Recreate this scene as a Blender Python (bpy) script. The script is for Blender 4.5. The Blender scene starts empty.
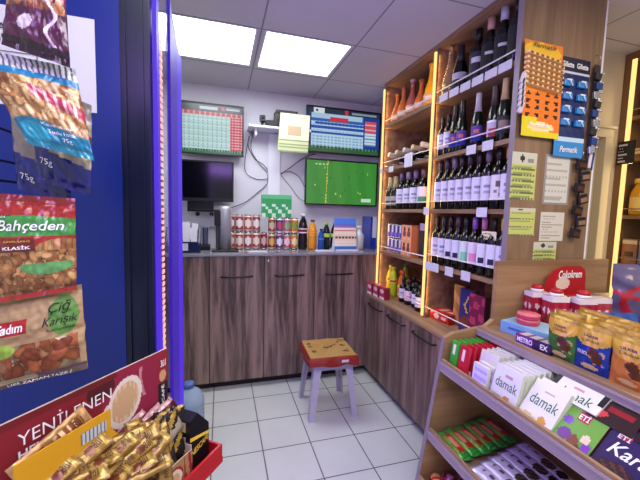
import bpy, bmesh, math, random
from mathutils import Vector, Matrix, noise
random.seed(7)
SC = bpy.context.scene
COL = SC.collection
R = math.radians
PI = math.pi

# ------------------------------------------------------------------ camera
F_PX, YAW, PITCH, ROLL, CAM_H = 334.7, R(16.593), R(4.826), R(1.546), 1.45
def make_camera():
    cy, sy, cp, sp, cr, sr = math.cos(YAW), math.sin(YAW), math.cos(PITCH), math.sin(PITCH), math.cos(ROLL), math.sin(ROLL)
    f = Vector((sy, cy, 0)); r = Vector((cy, -sy, 0)); u = Vector((0, 0, 1))
    f2 = f*cp - u*sp; u2 = u*cp + f*sp
    r3 = r*cr + u2*sr; u3 = u2*cr - r*sr
    cam = bpy.data.cameras.new('camera'); o = bpy.data.objects.new('camera', cam); COL.objects.link(o)
    cam.sensor_fit = 'HORIZONTAL'; cam.sensor_width = 36; cam.lens = 36*F_PX/640; cam.clip_start = 0.02
    m = Matrix((r3, u3, -f2)).transposed().to_4x4(); m.translation = (0, 0, CAM_H)
    o.matrix_world = m; SC.camera = o
make_camera()

# ------------------------------------------------------------------ world, lamps, exposure
w = bpy.data.worlds.new('world'); SC.world = w; w.use_nodes = True
w.node_tree.nodes['Background'].inputs[0].default_value = (0.93, 0.90, 1.0, 1)
w.node_tree.nodes['Background'].inputs[1].default_value = 0.68
SC.view_settings.view_transform = 'Standard'; SC.view_settings.look = 'None'
SC.view_settings.exposure = 0.0; SC.view_settings.gamma = 1; SC.view_settings.use_curve_mapping = False
CEIL_GLOW = 13.0          # ceiling light diffusers
LED_GLOW = 1.6           # warm strips of the shelves
VIOLET_GLOW = 0.7        # lit edges of the acrylic panel
def area(name, loc, rot, sx, sy, power, col):
    l = bpy.data.lights.new(name, 'AREA'); l.shape = 'RECTANGLE'; l.size = sx; l.size_y = sy; l.energy = power; l.color = col
    o = bpy.data.objects.new(name, l); COL.objects.link(o); o.location = loc; o.rotation_euler = rot
    return o
area('violet_strip_lamp', (-0.145, 1.25, 1.35), (0, R(-90), 0), 1.5, 0.12, 10.0, (0.36, 0.18, 1.0))
area('violet_tube_lamp', (-0.10, -0.55, 2.2), (R(55), 0, R(-25)), 0.9, 0.2, 8.0, (0.45, 0.22, 1.0))
area('warm_fill_lamp', (1.9, 0.1, 2.5), (0, 0, 0), 0.9, 0.9, 26.0, (1.0, 0.80, 0.55))  # added warm fill over the right side, no fitting belongs to it
area('front_fill_lamp', (0.0, -0.5, 2.5), (0, 0, 0), 0.6, 0.6, 9.0, (1.0, 0.95, 0.95))  # added neutral fill behind the camera to brighten the foreground

for _y in (1.952, 1.980, 2.660):      # the warm strips' own light, thrown into the shelves
    area('shelf_strip_lamp', (1.352, _y, 1.63), (0, R(-90), R(-35 if _y != 1.980 else 35)), 1.7, 0.012, 1.7, (1.0, 0.60, 0.22))
area('far_shelf_strip_lamp', (2.585, 1.57, 1.4), (0, R(90), R(20)), 1.8, 0.02, 2.6, (1.0, 0.72, 0.36))
# ------------------------------------------------------------------ colour and materials
def lin(v): return v/12.92 if v <= 0.04045 else ((v+0.055)/1.055)**2.4
def hx(s):
    s = s.lstrip('#'); return tuple(lin(int(s[i:i+2], 16)/255) for i in (0, 2, 4))
def mix(a, b, t): return tuple(a[i]*(1-t)+b[i]*t for i in range(3))
MATS = {}
def mat(name, col='#808080', rough=0.5, metal=0.0, emit=0.0, trans=0.0, alpha=1.0, ior=1.45, spec=0.5, bump=0.0, bscale=60, vary=0.0):
    if name in MATS: return MATS[name]
    m = bpy.data.materials.new(name); m.use_nodes = True; nt = m.node_tree; b = nt.nodes['Principled BSDF']
    c = hx(col) if isinstance(col, str) else col
    b.inputs['Base Color'].default_value = (*c, 1); b.inputs['Roughness'].default_value = rough; b.inputs['Metallic'].default_value = metal
    b.inputs['IOR'].default_value = ior; b.inputs['Specular IOR Level'].default_value = spec
    if emit: b.inputs['Emission Color'].default_value = (*c, 1); b.inputs['Emission Strength'].default_value = emit; b.inputs['Base Color'].default_value = (0.02, 0.02, 0.03, 1)
    if trans: b.inputs['Transmission Weight'].default_value = trans
    if alpha < 1: b.inputs['Alpha'].default_value = alpha
    tc = None
    if bump or vary:
        tc = nt.nodes.new('ShaderNodeTexCoord'); nz = nt.nodes.new('ShaderNodeTexNoise'); nz.inputs['Scale'].default_value = bscale
        nt.links.new(tc.outputs['Object'], nz.inputs['Vector'])
        if bump:
            bp = nt.nodes.new('ShaderNodeBump'); bp.inputs['Strength'].default_value = bump; bp.inputs['Distance'].default_value = 0.01
            nt.links.new(nz.outputs['Fac'], bp.inputs['Height']); nt.links.new(bp.outputs['Normal'], b.inputs['Normal'])
        if vary:
            mr = nt.nodes.new('ShaderNodeMix'); mr.data_type = 'RGBA'
            mr.inputs[6].default_value = (*[x*(1-vary) for x in c], 1); mr.inputs[7].default_value = (*[min(1, x*(1+vary)) for x in c], 1)
            nt.links.new(nz.outputs['Fac'], mr.inputs[0]); nt.links.new(mr.outputs[2], b.inputs['Base Color'])
    MATS[name] = m; return m

def wood(name, dark, light, grain='Z', rough=0.42, contrast=1.0):
    m = bpy.data.materials.new(name); m.use_nodes = True; nt = m.node_tree; b = nt.nodes['Principled BSDF']; N = nt.nodes.new; L = nt.links.new
    tc = N('ShaderNodeTexCoord'); mp = N('ShaderNodeMapping'); s = {'X': (0.9, 11, 11), 'Y': (11, 0.9, 11), 'Z': (11, 11, 0.9)}[grain]
    mp.inputs['Scale'].default_value = s; L(tc.outputs['Object'], mp.inputs['Vector'])
    n1 = N('ShaderNodeTexNoise'); n1.inputs['Scale'].default_value = 1.0; n1.inputs['Detail'].default_value = 6; n1.inputs['Distortion'].default_value = 1.1; L(mp.outputs[0], n1.inputs['Vector'])
    mp2 = N('ShaderNodeMapping'); mp2.inputs['Scale'].default_value = tuple(v*7 for v in s); L(tc.outputs['Object'], mp2.inputs['Vector'])
    n2 = N('ShaderNodeTexNoise'); n2.inputs['Scale'].default_value = 1.0; n2.inputs['Detail'].default_value = 3; L(mp2.outputs[0], n2.inputs['Vector'])
    mx = N('ShaderNodeMath'); mx.operation = 'MULTIPLY_ADD'; mx.inputs[1].default_value = 0.3; L(n2.outputs['Fac'], mx.inputs[0]); L(n1.outputs['Fac'], mx.inputs[2])
    cr = N('ShaderNodeValToRGB'); e = cr.color_ramp.elements; lo = 0.65-0.17*contrast; hi = 0.65+0.17*contrast
    e[0].position = lo; e[0].color = (*hx(dark), 1); e[1].position = hi; e[1].color = (*hx(light), 1)
    L(mx.outputs[0], cr.inputs[0]); L(cr.outputs[0], b.inputs['Base Color']); b.inputs['Roughness'].default_value = rough
    MATS[name] = m; return m

def gridmat(name, base, groove, px, py, ox, oy, wid, rough, vary=0.06, bump=0.0, spot=40):
    m = bpy.data.materials.new(name); m.use_nodes = True; nt = m.node_tree; b = nt.nodes['Principled BSDF']; N = nt.nodes.new; L = nt.links.new
    tc = N('ShaderNodeTexCoord'); sx = N('ShaderNodeSeparateXYZ'); L(tc.outputs['Object'], sx.inputs[0])
    def line(out, p, o):
        a = N('ShaderNodeMath'); a.operation = 'SUBTRACT'; a.inputs[1].default_value = o; L(out, a.inputs[0])
        q = N('ShaderNodeMath'); q.operation = 'PINGPONG'; q.inputs[1].default_value = p/2; L(a.outputs[0], q.inputs[0])
        r = N('ShaderNodeMath'); r.operation = 'LESS_THAN'; r.inputs[1].default_value = wid/2; L(q.outputs[0], r.inputs[0]); return r.outputs[0]
    mxx = N('ShaderNodeMath'); mxx.operation = 'MAXIMUM'; L(line(sx.outputs[0], px, ox), mxx.inputs[0]); L(line(sx.outputs[1], py, oy), mxx.inputs[1])
    nz = N('ShaderNodeTexNoise'); nz.inputs['Scale'].default_value = 4; nz.inputs['Detail'].default_value = 8; L(tc.outputs['Object'], nz.inputs['Vector'])
    c = hx(base)
    m1 = N('ShaderNodeMix'); m1.data_type = 'RGBA'; m1.inputs[6].default_value = (*[x*(1-vary) for x in c], 1); m1.inputs[7].default_value = (*[min(1, x*(1+vary)) for x in c], 1); L(nz.outputs['Fac'], m1.inputs[0])
    m2 = N('ShaderNodeMix'); m2.data_type = 'RGBA'; m2.inputs[7].default_value = (*hx(groove), 1); L(mxx.outputs[0], m2.inputs[0]); L(m1.outputs[2], m2.inputs[6])
    L(m2.outputs[2], b.inputs['Base Color']); b.inputs['Roughness'].default_value = rough
    inv = N('ShaderNodeMath'); inv.operation = 'SUBTRACT'; inv.inputs[0].default_value = 1; L(mxx.outputs[0], inv.inputs[1])
    bp = N('ShaderNodeBump'); bp.inputs['Strength'].default_value = 0.4; bp.inputs['Distance'].default_value = 0.003; L(inv.outputs[0], bp.inputs['Height']); L(bp.outputs[0], b.inputs['Normal'])
    MATS[name] = m; return m

def printed(name, rough=0.5, metal=0.0, emit=0.0, coat=0.0):
    m = bpy.data.materials.new(name); m.use_nodes = True; nt = m.node_tree; b = nt.nodes['Principled BSDF']
    a = nt.nodes.new('ShaderNodeAttribute'); a.attribute_name = 'art'; b.inputs['Roughness'].default_value = rough; b.inputs['Metallic'].default_value = metal
    b.inputs['Coat Weight'].default_value = coat
    if emit:
        b.inputs['Base Color'].default_value = (0.02, 0.02, 0.02, 1); nt.links.new(a.outputs['Color'], b.inputs['Emission Color']); b.inputs['Emission Strength'].default_value = emit
    else: nt.links.new(a.outputs['Color'], b.inputs['Base Color'])
    MATS[name] = m; return m

printed('print_paper', 0.7); printed('print_gloss', 0.28, coat=0.3); printed('print_foil', 0.3, metal=0.25); printed('print_screen', 0.25, emit=0.85)
wood('wood_cabinet', '#4c3936', '#957b74', 'Z', 0.45, .72); wood('wood_cabinet_side', '#4f3b37', '#8c7268', 'Z', 0.45, .75)
wood('wood_shelf', '#75573f', '#a58263', 'Y', 0.5); wood('wood_panel', '#70573f', '#94785a', 'Z', 0.5, 1.3)
wood('wood_gondola', '#7c6048', '#ac8c6a', 'Y', 0.5); wood('wood_board', '#846343', '#a5835e', 'X', 0.5)
mat('edge_band', '#8a7c86', 0.4); mat('wall_paint', '#d6d4dc', 0.8, vary=0.03, bscale=3); mat('beige_paint', '#c9bc9d', 0.8, vary=0.04, bscale=3)
mat('white_plastic', '#e6e6ee', 0.4); mat('black_plastic', '#0b0b0e', 0.35); mat('black_gloss', '#050508', 0.12); mat('dark_grey', '#2b2b30', 0.5)
mat('chrome', '#c8c8cc', 0.25, 1.0); mat('rail_white', '#e8e4e2', 0.3); mat('plinth', '#1c1719', 0.6); mat('counter_glass', '#8d8c95', 0.08, spec=0.8)
mat('led_warm', (1.0, 0.58, 0.19), emit=LED_GLOW); mat('diffuser', (0.93, 0.97, 1.0), emit=CEIL_GLOW); mat('glass_dark', '#0a0a0c', 0.1, spec=0.6); mat('glass_green', '#101c10', 0.1, spec=0.6)
mat('paper_white', '#cfccd6', 0.8); mat('ink_black', '#15151a', 0.6); mat('ink_white', '#f4f2f4', 0.5); mat('ink_navy', '#101c5a', 0.5); mat('ink_green', '#12602c', 0.5)
mat('ink_red', '#b3121f', 0.5); mat('ink_gold', '#e0c040', 0.4); mat('ink_brown', '#4a2414', 0.5)

def g(name): return MATS[name]
# ------------------------------------------------------------------ mesh builder
class MB:
    def __init__(s): s.v = []; s.f = []; s.m = []; s.c = []; s.sm = []; s.ms = []
    def mi(s, m):
        if m not in s.ms: s.ms.append(m)
        return s.ms.index(m)
    def face(s, ids, m, col=None, smooth=False): s.f.append(tuple(ids)); s.m.append(s.mi(m)); s.c.append(col); s.sm.append(smooth)
    def add(s, pts): n = len(s.v); s.v += [Vector(p) for p in pts]; return n
    def poly(s, pts, m, col=None): n = s.add(pts); s.face(range(n, n+len(pts)), m, col)
    def box(s, c, d, m, rot=None, bev=0.0, cols=None):
        hx_, hy, hz = d[0]/2, d[1]/2, d[2]/2; M3 = rot if rot is not None else Matrix.Identity(3)
        if bev <= 0 or bev*2.2 > min(d):
            P = [(x, y, z) for z in (-hz, hz) for x, y in ((-hx_, -hy), (hx_, -hy), (hx_, hy), (-hx_, hy))]
            n = s.add([Vector(c)+M3@Vector(p) for p in P])
            for q in ((3, 2, 1, 0), (4, 5, 6, 7), (0, 1, 5, 4), (1, 2, 6, 5), (2, 3, 7, 6), (3, 0, 4, 7)): s.face([n+i for i in q], m, cols)
        else:
            b = bmesh.new(); bmesh.ops.create_cube(b, size=1); bmesh.ops.scale(b, vec=d, verts=b.verts)
            bmesh.ops.bevel(b, geom=list(b.edges), offset=bev, segments=2, affect='EDGES', profile=0.6)
            b.verts.index_update(); n = s.add([Vector(c)+M3@v.co for v in b.verts])
            for f in b.faces: s.face([n+v.index for v in f.verts], m, cols, False)
            b.free()
    def prism(s, pts, axis, a, b, m):      # closed outline in the two other axes, extruded along axis
        def mk(p, t): return {'X': (t, p[0], p[1]), 'Y': (p[0], t, p[1]), 'Z': (p[0], p[1], t)}[axis]
        k = len(pts); n = s.add([mk(p, a) for p in pts]+[mk(p, b) for p in pts])
        s.face(range(n, n+k), m); s.face(range(n+2*k-1, n+k-1, -1), m)
        for i in range(k): j = (i+1) % k; s.face((n+i, n+k+i, n+k+j, n+j), m)
    def lathe(s, prof, m, c=(0, 0, 0), seg=16, smooth=True, a0=0, a1=2*PI, colf=None):
        full = abs(a1-a0-2*PI) < 1e-6; ns = seg if full else seg+1; n = len(s.v)
        for r, z in prof:
            for k in range(ns):
                a = a0+(a1-a0)*k/seg; s.v.append(Vector((c[0]+r*math.cos(a), c[1]+r*math.sin(a), c[2]+z)))
        for i in range(len(prof)-1):
            for k in range(seg):
                k2 = (k+1) % ns; q = (n+i*ns+k, n+i*ns+k2, n+(i+1)*ns+k2, n+(i+1)*ns+k)
                s.face(q, m, colf((k+.5)/seg, (i+.5)/(len(prof)-1)) if colf else None, smooth)
        if full:
            if prof[0][0] > 1e-5: s.face([n+k for k in range(ns-1, -1, -1)], m, colf(0, 0) if colf else None)
            if prof[-1][0] > 1e-5: s.face([n+(len(prof)-1)*ns+k for k in range(ns)], m, colf(0, 1) if colf else None)
    def tube(s, pts, r, m, seg=8, rr=None):
        pts = [Vector(p) for p in pts]; n = len(s.v); K = len(pts)
        for i, p in enumerate(pts):
            t = (pts[min(i+1, K-1)]-pts[max(i-1, 0)]).normalized(); up = Vector((0, 0, 1)) if abs(t.z) < 0.95 else Vector((1, 0, 0))
            a = t.cross(up).normalized(); b = t.cross(a); q = rr[i] if rr else r
            for k in range(seg): th = 2*PI*k/seg; s.v.append(p+a*q*math.cos(th)+b*q*math.sin(th))
        for i in range(K-1):
            for k in range(seg): k2 = (k+1) % seg; s.face((n+i*seg+k, n+(i+1)*seg+k, n+(i+1)*seg+k2, n+i*seg+k2), m, None, True)
        s.face([n+k for k in range(seg)], m); s.face([n+(K-1)*seg+k for k in range(seg-1, -1, -1)], m)
    def grid(s, S, nx, ny, art, m, smooth=True):   # S(u,v)->point, art(u,v)->rgb
        n = len(s.v)
        for j in range(ny+1):
            for i in range(nx+1): s.v.append(Vector(S(i/nx, j/ny)))
        for j in range(ny):
            for i in range(nx):
                a = n+j*(nx+1)+i; s.face((a, a+1, a+nx+2, a+nx+1), m, art((i+.5)/nx, (j+.5)/ny) if art else None, smooth)
    def quadart(s, p0, du, dv, nx, ny, art, m):
        p0, du, dv = Vector(p0), Vector(du), Vector(dv); s.grid(lambda u, v: p0+du*u+dv*v, nx, ny, art, m, False)
    def mesh(s, name):
        me = bpy.data.meshes.new(name); me.from_pydata([tuple(v) for v in s.v], [], s.f)
        for m in s.ms: me.materials.append(m)
        me.polygons.foreach_set('material_index', s.m); me.polygons.foreach_set('use_smooth', s.sm)
        if any(c is not None for c in s.c):
            ca = me.color_attributes.new('art', 'FLOAT_COLOR', 'CORNER'); buf = []
            for p, c in zip(me.polygons, s.c):
                c = c or (0.5, 0.5, 0.5); buf += [c[0], c[1], c[2], 1.0]*p.loop_total
            ca.data.foreach_set('color', buf)
        me.update(); return me
    def build(s, name, parent=None, loc=(0, 0, 0), rz=0.0):
        return link(name, s.mesh(name), parent, loc, rz)
def link(name, me, parent=None, loc=(0, 0, 0), rz=0.0):
    o = bpy.data.objects.new(name, me); COL.objects.link(o); o.location = loc; o.rotation_euler = (0, 0, rz) if not isinstance(rz, tuple) else rz
    if parent: o.parent = parent
    return o
def tag(o, label, cat, group=None, kind=None):
    if label: o['label'] = label
    if cat: o['category'] = cat
    if group: o['group'] = group
    if kind: o['kind'] = kind
    return o
def thing(name, label, cat, loc=(0, 0, 0), rz=0.0, group=None):
    return tag(link(name, None, None, loc, rz), label, cat, group)
def struct(o): o['kind'] = 'structure'; return o
def dup(root, loc, rz=None, label=None, group=None):
    r = root.copy(); COL.objects.link(r); r.location = loc
    if rz is not None: r.rotation_euler = rz if isinstance(rz, tuple) else (0, 0, rz)
    if label: r['label'] = label
    if group: r['group'] = group
    for ch in [o for o in root.children]:
        c = ch.copy(); COL.objects.link(c); c.parent = r
        for gc in [o for o in ch.children]: d = gc.copy(); COL.objects.link(d); d.parent = c
    return r
ORD = ['first', 'second', 'third', 'fourth', 'fifth', 'sixth', 'seventh', 'eighth', 'ninth', 'tenth', 'eleventh', 'twelfth', 'thirteenth', 'fourteenth', 'fifteenth', 'sixteenth', 'seventeenth', 'eighteenth']
# text meshes
TX = {}
def textdata(body, bold=0.0, shear=0.0):
    k = (body, bold, shear)
    if k in TX: return TX[k]
    cu = bpy.data.curves.new('t', 'FONT'); cu.body = body; cu.size = 1; cu.offset = bold; cu.shear = shear; cu.resolution_u = 3
    o = bpy.data.objects.new('t', cu); COL.objects.link(o); dg = bpy.context.evaluated_depsgraph_get(); me = o.evaluated_get(dg).to_mesh()
    V = [(v.co.x, v.co.y) for v in me.vertices]; Fc = [tuple(p.vertices) for p in me.polygons]; o.evaluated_get(dg).to_mesh_clear()
    bpy.data.objects.remove(o); bpy.data.curves.remove(cu)
    x0 = min(v[0] for v in V); x1 = max(v[0] for v in V); y0 = min(v[1] for v in V); y1 = max(v[1] for v in V)
    TX[k] = ([((x-x0)/(x1-x0), (y-y0)/(y1-y0)) for x, y in V], Fc, (x1-x0)/(y1-y0)); return TX[k]
def text(parent, body, S, u0, u1, v0, v1, m, bold=0.0, shear=0.0, name='lettering', into=None):
    """lay lettering onto the surface S(u,v) between u0..u1 and v0..v1"""
    V, Fc, _ = textdata(body, bold, shear); mb = into or MB()
    n = mb.add([S(u0+(u1-u0)*x, v0+(v1-v0)*y) for x, y in V])
    for f in Fc: mb.face([n+i for i in f], m)
    if into is None: return mb.build(name, parent)
def flatS(p0, du, dv, nrm, off=0.0012):
    p0, du, dv, nrm = Vector(p0), Vector(du), Vector(dv), Vector(nrm); return lambda u, v: p0+du*u+dv*v+nrm*off

# ------------------------------------------------------------------ art
def inrect(u, v, a, b, c, d): return a <= u <= b and c <= v <= d
def inell(u, v, cx, cy, rx, ry, t=0.0):
    x, y = u-cx, v-cy; x, y = x*math.cos(t)+y*math.sin(t), -x*math.sin(t)+y*math.cos(t); return (x/rx)**2+(y/ry)**2
def nutart(seed, n, cols, r, region, bg):
    rnd = random.Random(seed); E_ = [(rnd.uniform(region[0], region[1]), rnd.uniform(region[2], region[3]), r*rnd.uniform(.8, 1.25), r*rnd.uniform(.5, .75), rnd.uniform(0, PI), rnd.choice(cols)) for _ in range(n)]
    def a(u, v):
        for e in reversed(E_):
            d = inell(u, v, e[0], e[1], e[2], e[3], e[4])
            if d < 1: return mix(e[5], mix(e[5], (0.02, 0.01, 0.0), .55), min(1, max(0, d-.40)*1.9))
        return bg
    return a
def lines_art(bg, ink, n, seed=1, x0=.08, x1=.92, y0=.06, y1=.9, under=None):
    rnd = random.Random(seed); ends = [rnd.uniform(x0+.3*(x1-x0), x1) for _ in range(n)]
    def a(u, v):
        if not inrect(u, v, x0, x1, y0, y1): return under(u, v) if under else bg
        t = (v-y0)/(y1-y0)*n; i = min(n-1, int(t))
        if .3 < t-i < .75 and u < ends[i] and (int(u*40+i*3) % 5) != 0: return ink
        return under(u, v) if under else bg
    return a

# ================================================================== THE SETTING
FLOOR = gridmat('floor_tiles', '#cdd1cd', '#5e5a62', 0.297, 0.297, 0.545, 2.218, 0.007, 0.35, 0.10)
CEILM = gridmat('ceiling_tiles', '#c9c4cc', '#8a8792', 0.62, 0.60, 0.238, 1.56, 0.010, 0.85, 0.04)
b = MB(); b.box((1.0, 1.2, -0.03), (5.0, 5.0, 0.06), FLOOR); struct(b.build('floor'))
b = MB(); ZC = 2.55
# ceiling slab left open over the recessed lights
LX = [(-0.345, 0.215), (0.262, 0.836)]; LY = (2.165, 2.715); LY0 = (-0.05, 0.5)
xs = [-1.5, -0.345, 0.215, 0.262, 0.836, 3.5]; ys = [-1.3, -0.05, 0.5, 2.165, 2.715, 3.7]
for i in range(5):
    for j in range(5):
        if i in (1, 3) and j in (1, 3): continue
        b.box(((xs[i]+xs[i+1])/2, (ys[j]+ys[j+1])/2, ZC+0.03), (xs[i+1]-xs[i], ys[j+1]-ys[j], 0.06), CEILM)
struct(b.build('ceiling'))
WP = g('wall_paint')
b = MB(); b.box((0.35, 3.305, 1.275), (3.2, 0.10, 2.55), WP); struct(b.build('wall_back'))
b = MB(); b.box((-0.75, 2.15, 1.275), (0.06, 2.2, 2.55), WP); struct(b.build('wall_left'))
b = MB(); b.box((1.91, 2.46, 1.275), (0.08, 1.58, 2.55), WP); struct(b.build('wall_right'))
# beige wall with the door, behind the end of the wine shelves
bw = MB(); BP = g('beige_paint')
bw.box((1.915, 1.70, 1.275), (0.13, 0.06, 2.55), BP); bw.box((2.70, 1.70, 2.275), (1.44, 0.06, 0.55), BP); bw.box((3.0, 1.70, 1.0), (0.95, 0.06, 2.0), BP)
struct(bw.build('wall_shop'))
mat('door_paint', '#c0b492', 0.5)
d = MB(); d.box((2.22, 1.705, 0.985), (0.46, 0.04, 1.95), g('door_paint'), bev=.004); dd = struct(d.build('door_1'))
h = MB(); h.tube([(2.06, 1.68, 1.0), (2.06, 1.64, 1.0), (2.15, 1.635, 1.0)], .009, g('chrome')); h.build('door_handle', dd)
t = MB()
t.box((1.985, 1.66, 1.0), (0.045, 0.05, 2.0), g('door_paint'), bev=.004); t.box((2.475, 1.66, 1.0), (0.07, 0.05, 2.0), g('door_paint'), bev=.004); t.box((2.237, 1.66, 2.02), (0.55, 0.05, 0.06), g('door_paint'), bev=.004); t.box((2.237, 1.64, 2.056), (0.57, 0.03, 0.015), g('door_paint'))
struct(t.build('trim_1'))

# recessed ceiling lights; the nearer pair is added as foreground fill, out of view
for (lx, ly, lb) in ((LX[0], LY, 'recessed square ceiling light left of the other, nearer the violet panel'), (LX[1], LY, 'recessed square ceiling light on the right, above the television with the blue table'),
                     (LX[0], LY0, 'added square fill light out of view above the display of coffee sachets'), (LX[1], LY0, 'added square fill light out of view above the chocolate shelves')):
    c = ((lx[0]+lx[1])/2, (ly[0]+ly[1])/2, ZC); w_, h_ = lx[1]-lx[0], ly[1]-ly[0]
    T = thing('ceiling_light', lb, 'ceiling light', c, 0, 'recessed ceiling lights')
    m = MB()
    for s_ in (-1, 1):
        m.box((s_*(w_/2-.006), 0, .012), (.012, h_, .03), g('white_plastic')); m.box((0, s_*(h_/2-.006), .012), (w_-.024, .012, .03), g('white_plastic'))
    m.build('frame', T)
    m = MB(); m.box((0, 0, .012), (w_-.024, h_-.024, .006), g('diffuser')); m.build('diffuser', T)

# ================================================================== BACK COUNTER
def base_cabinet(label, loc, rz, w_, h_, dep, z0, handle, hz, woodm, grp, lock=False, hw=.245, hoff=0):
    T = thing('base_cabinet', label, 'cabinet', loc, rz, grp)
    m = MB(); m.box((0, dep/2+.02, (z0+h_)/2), (w_, dep-.04, h_-z0), woodm); m.build('body', T)
    m = MB(); m.box((0, .06+.01, z0/2), (w_, .02, z0), g('plinth')); m.build('plinth', T)
    m = MB(); m.box((0, -.008+.01, (z0+h_)/2), (w_-.005, .018, h_-z0-.004), woodm, bev=.0015); D = m.build('door', T)
    if handle:
        x0 = hoff; m = MB(); y = -.007
        m.tube([(x0-hw/2, y, hz), (x0-hw/2+.006, y-.022, hz), (x0-hw/4, y-.03, hz), (x0, y-.033, hz), (x0+hw/4, y-.03, hz), (x0+hw/2-.006, y-.022, hz), (x0+hw/2, y, hz)], .0065, g('black_plastic'))
        m.build('handle', D)
    if lock:
        m = MB(); m.lathe([(.009, 0), (.009, .004), (.005, .005)], g('chrome'), seg=12)
        o = m.build('lock', D, (lock[0], -.007, lock[1]), (R(90), 0, 0))
    return T
WC, WS = g('wood_cabinet'), g('wood_cabinet_side')
BX = [-0.70, -0.50, -0.082, 0.339, 0.762, 1.185]
grp = 'brown laminate cabinets under the back counter'
lbs = ['narrow brown laminate cabinet at the hidden left end of the back counter', 'brown laminate cabinet beside the violet panel, its left part hidden', 'brown laminate back cabinet with black handle, below the steel thermos', 'brown laminate back cabinet behind the plastic stool, small lock at its top', 'brown laminate back cabinet, the rightmost one with a black handle']
for i in range(5):
    x0, x1 = BX[i], BX[i+1]
    ho = {2: .1245-(x0+x1)/2, 3: .546-(x0+x1)/2, 4: .9765-(x0+x1)/2}.get(i, 0)
    base_cabinet(lbs[i], ((x0+x1)/2, 2.686, 0), 0, x1-x0-.001, 1.084, .56, .07, i > 1, .925, WC, grp, lock=(-.18, 1.045) if i == 3 else False, hoff=ho)
m = MB(); m.box((1.262, 2.70, .577), (.152, .02, 1.013), WC); tag(m.build('filler_panel'), 'narrow brown laminate panel between the back cabinets and the wine shelves', 'panel')
m = MB(); m.box((.309, 2.962, 1.0955), (2.036, .582, .021), g('counter_glass'), bev=.002); m.box((1.604, 2.976, 1.0955), (.528, .548, .021), g('counter_glass'))
CT = tag(m.build('back_counter_top'), 'grey glossy counter top along the back wall, bottles and papers on it', 'counter top')
ZB = 1.1068

# ================================================================== RIGHT CABINETS
RY = [2.685, 2.312, 1.957, 1.60, 1.335]
grp = 'brown laminate cabinets below the wine shelves'
lbs = ['brown laminate cabinet in the corner beside the back cabinets, under the wine shelves', 'middle brown laminate cabinet under the wine shelves', 'brown laminate cabinet under the wine shelves, right before the chocolate display', 'brown laminate cabinet hidden behind the chocolate display']
for i in range(4):
    y0, y1 = RY[i], RY[i+1]; hc = [2.49, 2.147, 1.794, 1.45][i]
    base_cabinet(lbs[i], (1.253, (y0+y1)/2, 0), -PI/2, y0-y1-.001, .722, .58, .07, i < 3, .668, WS, grp, hoff=(y0+y1)/2-hc)
m = MB(); m.box((1.543, 2.008, .734), (.602, 1.345, .022), g('wood_gondola'), bev=.002)
tag(m.build('side_counter_top'), 'low light brown wooden counter top under the wine shelves', 'counter top')
ZR = .7458

# ================================================================== WINE SHELF UNIT
SX = 1.34; U = thing('wine_shelf_unit', 'tall brown wooden wall shelf full of wine bottles with glowing warm light strips', 'shelf unit', (SX, 2.0, ZR))
def upart(name, f, mname=None):
    m = MB(); f(m); return m.build(name, U)
def ub(x0, x1, y0, y1, z0, z1): return ((x0+x1)/2-SX, (y0+y1)/2-2.0, (z0+z1)/2-ZR), (x1-x0, y1-y0, z1-z0)
WSH, WPN, EB = g('wood_shelf'), g('wood_panel'), g('edge_band')
m = MB(); m.box(*ub(1.342, 1.86, 1.302, 1.332, ZR, 2.549), WPN); m.box(*ub(1.339, 1.342, 1.302, 1.332, ZR, 2.549), EB); o = m.build('side_panel', U); 
m = MB(); m.box(*ub(1.342, 1.845, 1.955, 1.977, ZR, 2.52), WSH); m.build('divider', U)
m = MB(); m.box(*ub(1.342, 1.845, 2.664, 2.690, ZR, 2.52), WSH); m.build('side_panel', U)
m = MB(); m.box(*ub(1.845, 1.86, 1.332, 2.690, ZR, 2.549), WSH); m.build('back_panel', U)
m = MB(); m.box(*ub(1.342, 1.845, 1.332, 2.690, 2.522, 2.549), WSH); m.build('top_board', U)
SZ = [2.185, 1.820, 1.475, 1.112]
for z in SZ:
    m = MB(); m.box(*ub(1.344, 1.845, 1.332, 1.955, z-.012, z+.012), WSH); m.build('shelf', U)
    m = MB(); m.box(*ub(1.344, 1.845, 1.977, 2.664, z-.012, z+.012), WSH); m.build('shelf', U)
for y in (1.966, 2.677):
    m = MB(); m.box(*ub(1.330, 1.341, y-.008, y+.008, ZR+.01, 2.50), g('led_warm')); tag(m.build('led_strip', U), 'glowing warm yellow light strip', None)
for (z, y0, y1) in ((2.243, 1.335, 1.95), (1.889, 1.335, 1.95), (1.538, 1.335, 1.95), (1.185, 1.335, 1.95), (.822, 1.335, 1.95), (2.235, 1.98, 2.66), (1.885, 1.98, 2.66), (1.536, 1.98, 2.66), (1.164, 1.98, 2.66), (.822, 1.98, 2.30)):
    m = MB(); m.tube([(1.346-SX, y0-2, z-ZR), (1.346-SX, y1-2, z-ZR)], .004, g('rail_white'), 8)
    for y in (y0+.006, y1-.006): m.tube([(1.346-SX, y-2, z-ZR), (1.352-SX, y-2, z-ZR)], .003, g('rail_white'), 6)
    m.build('rail', U)

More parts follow.
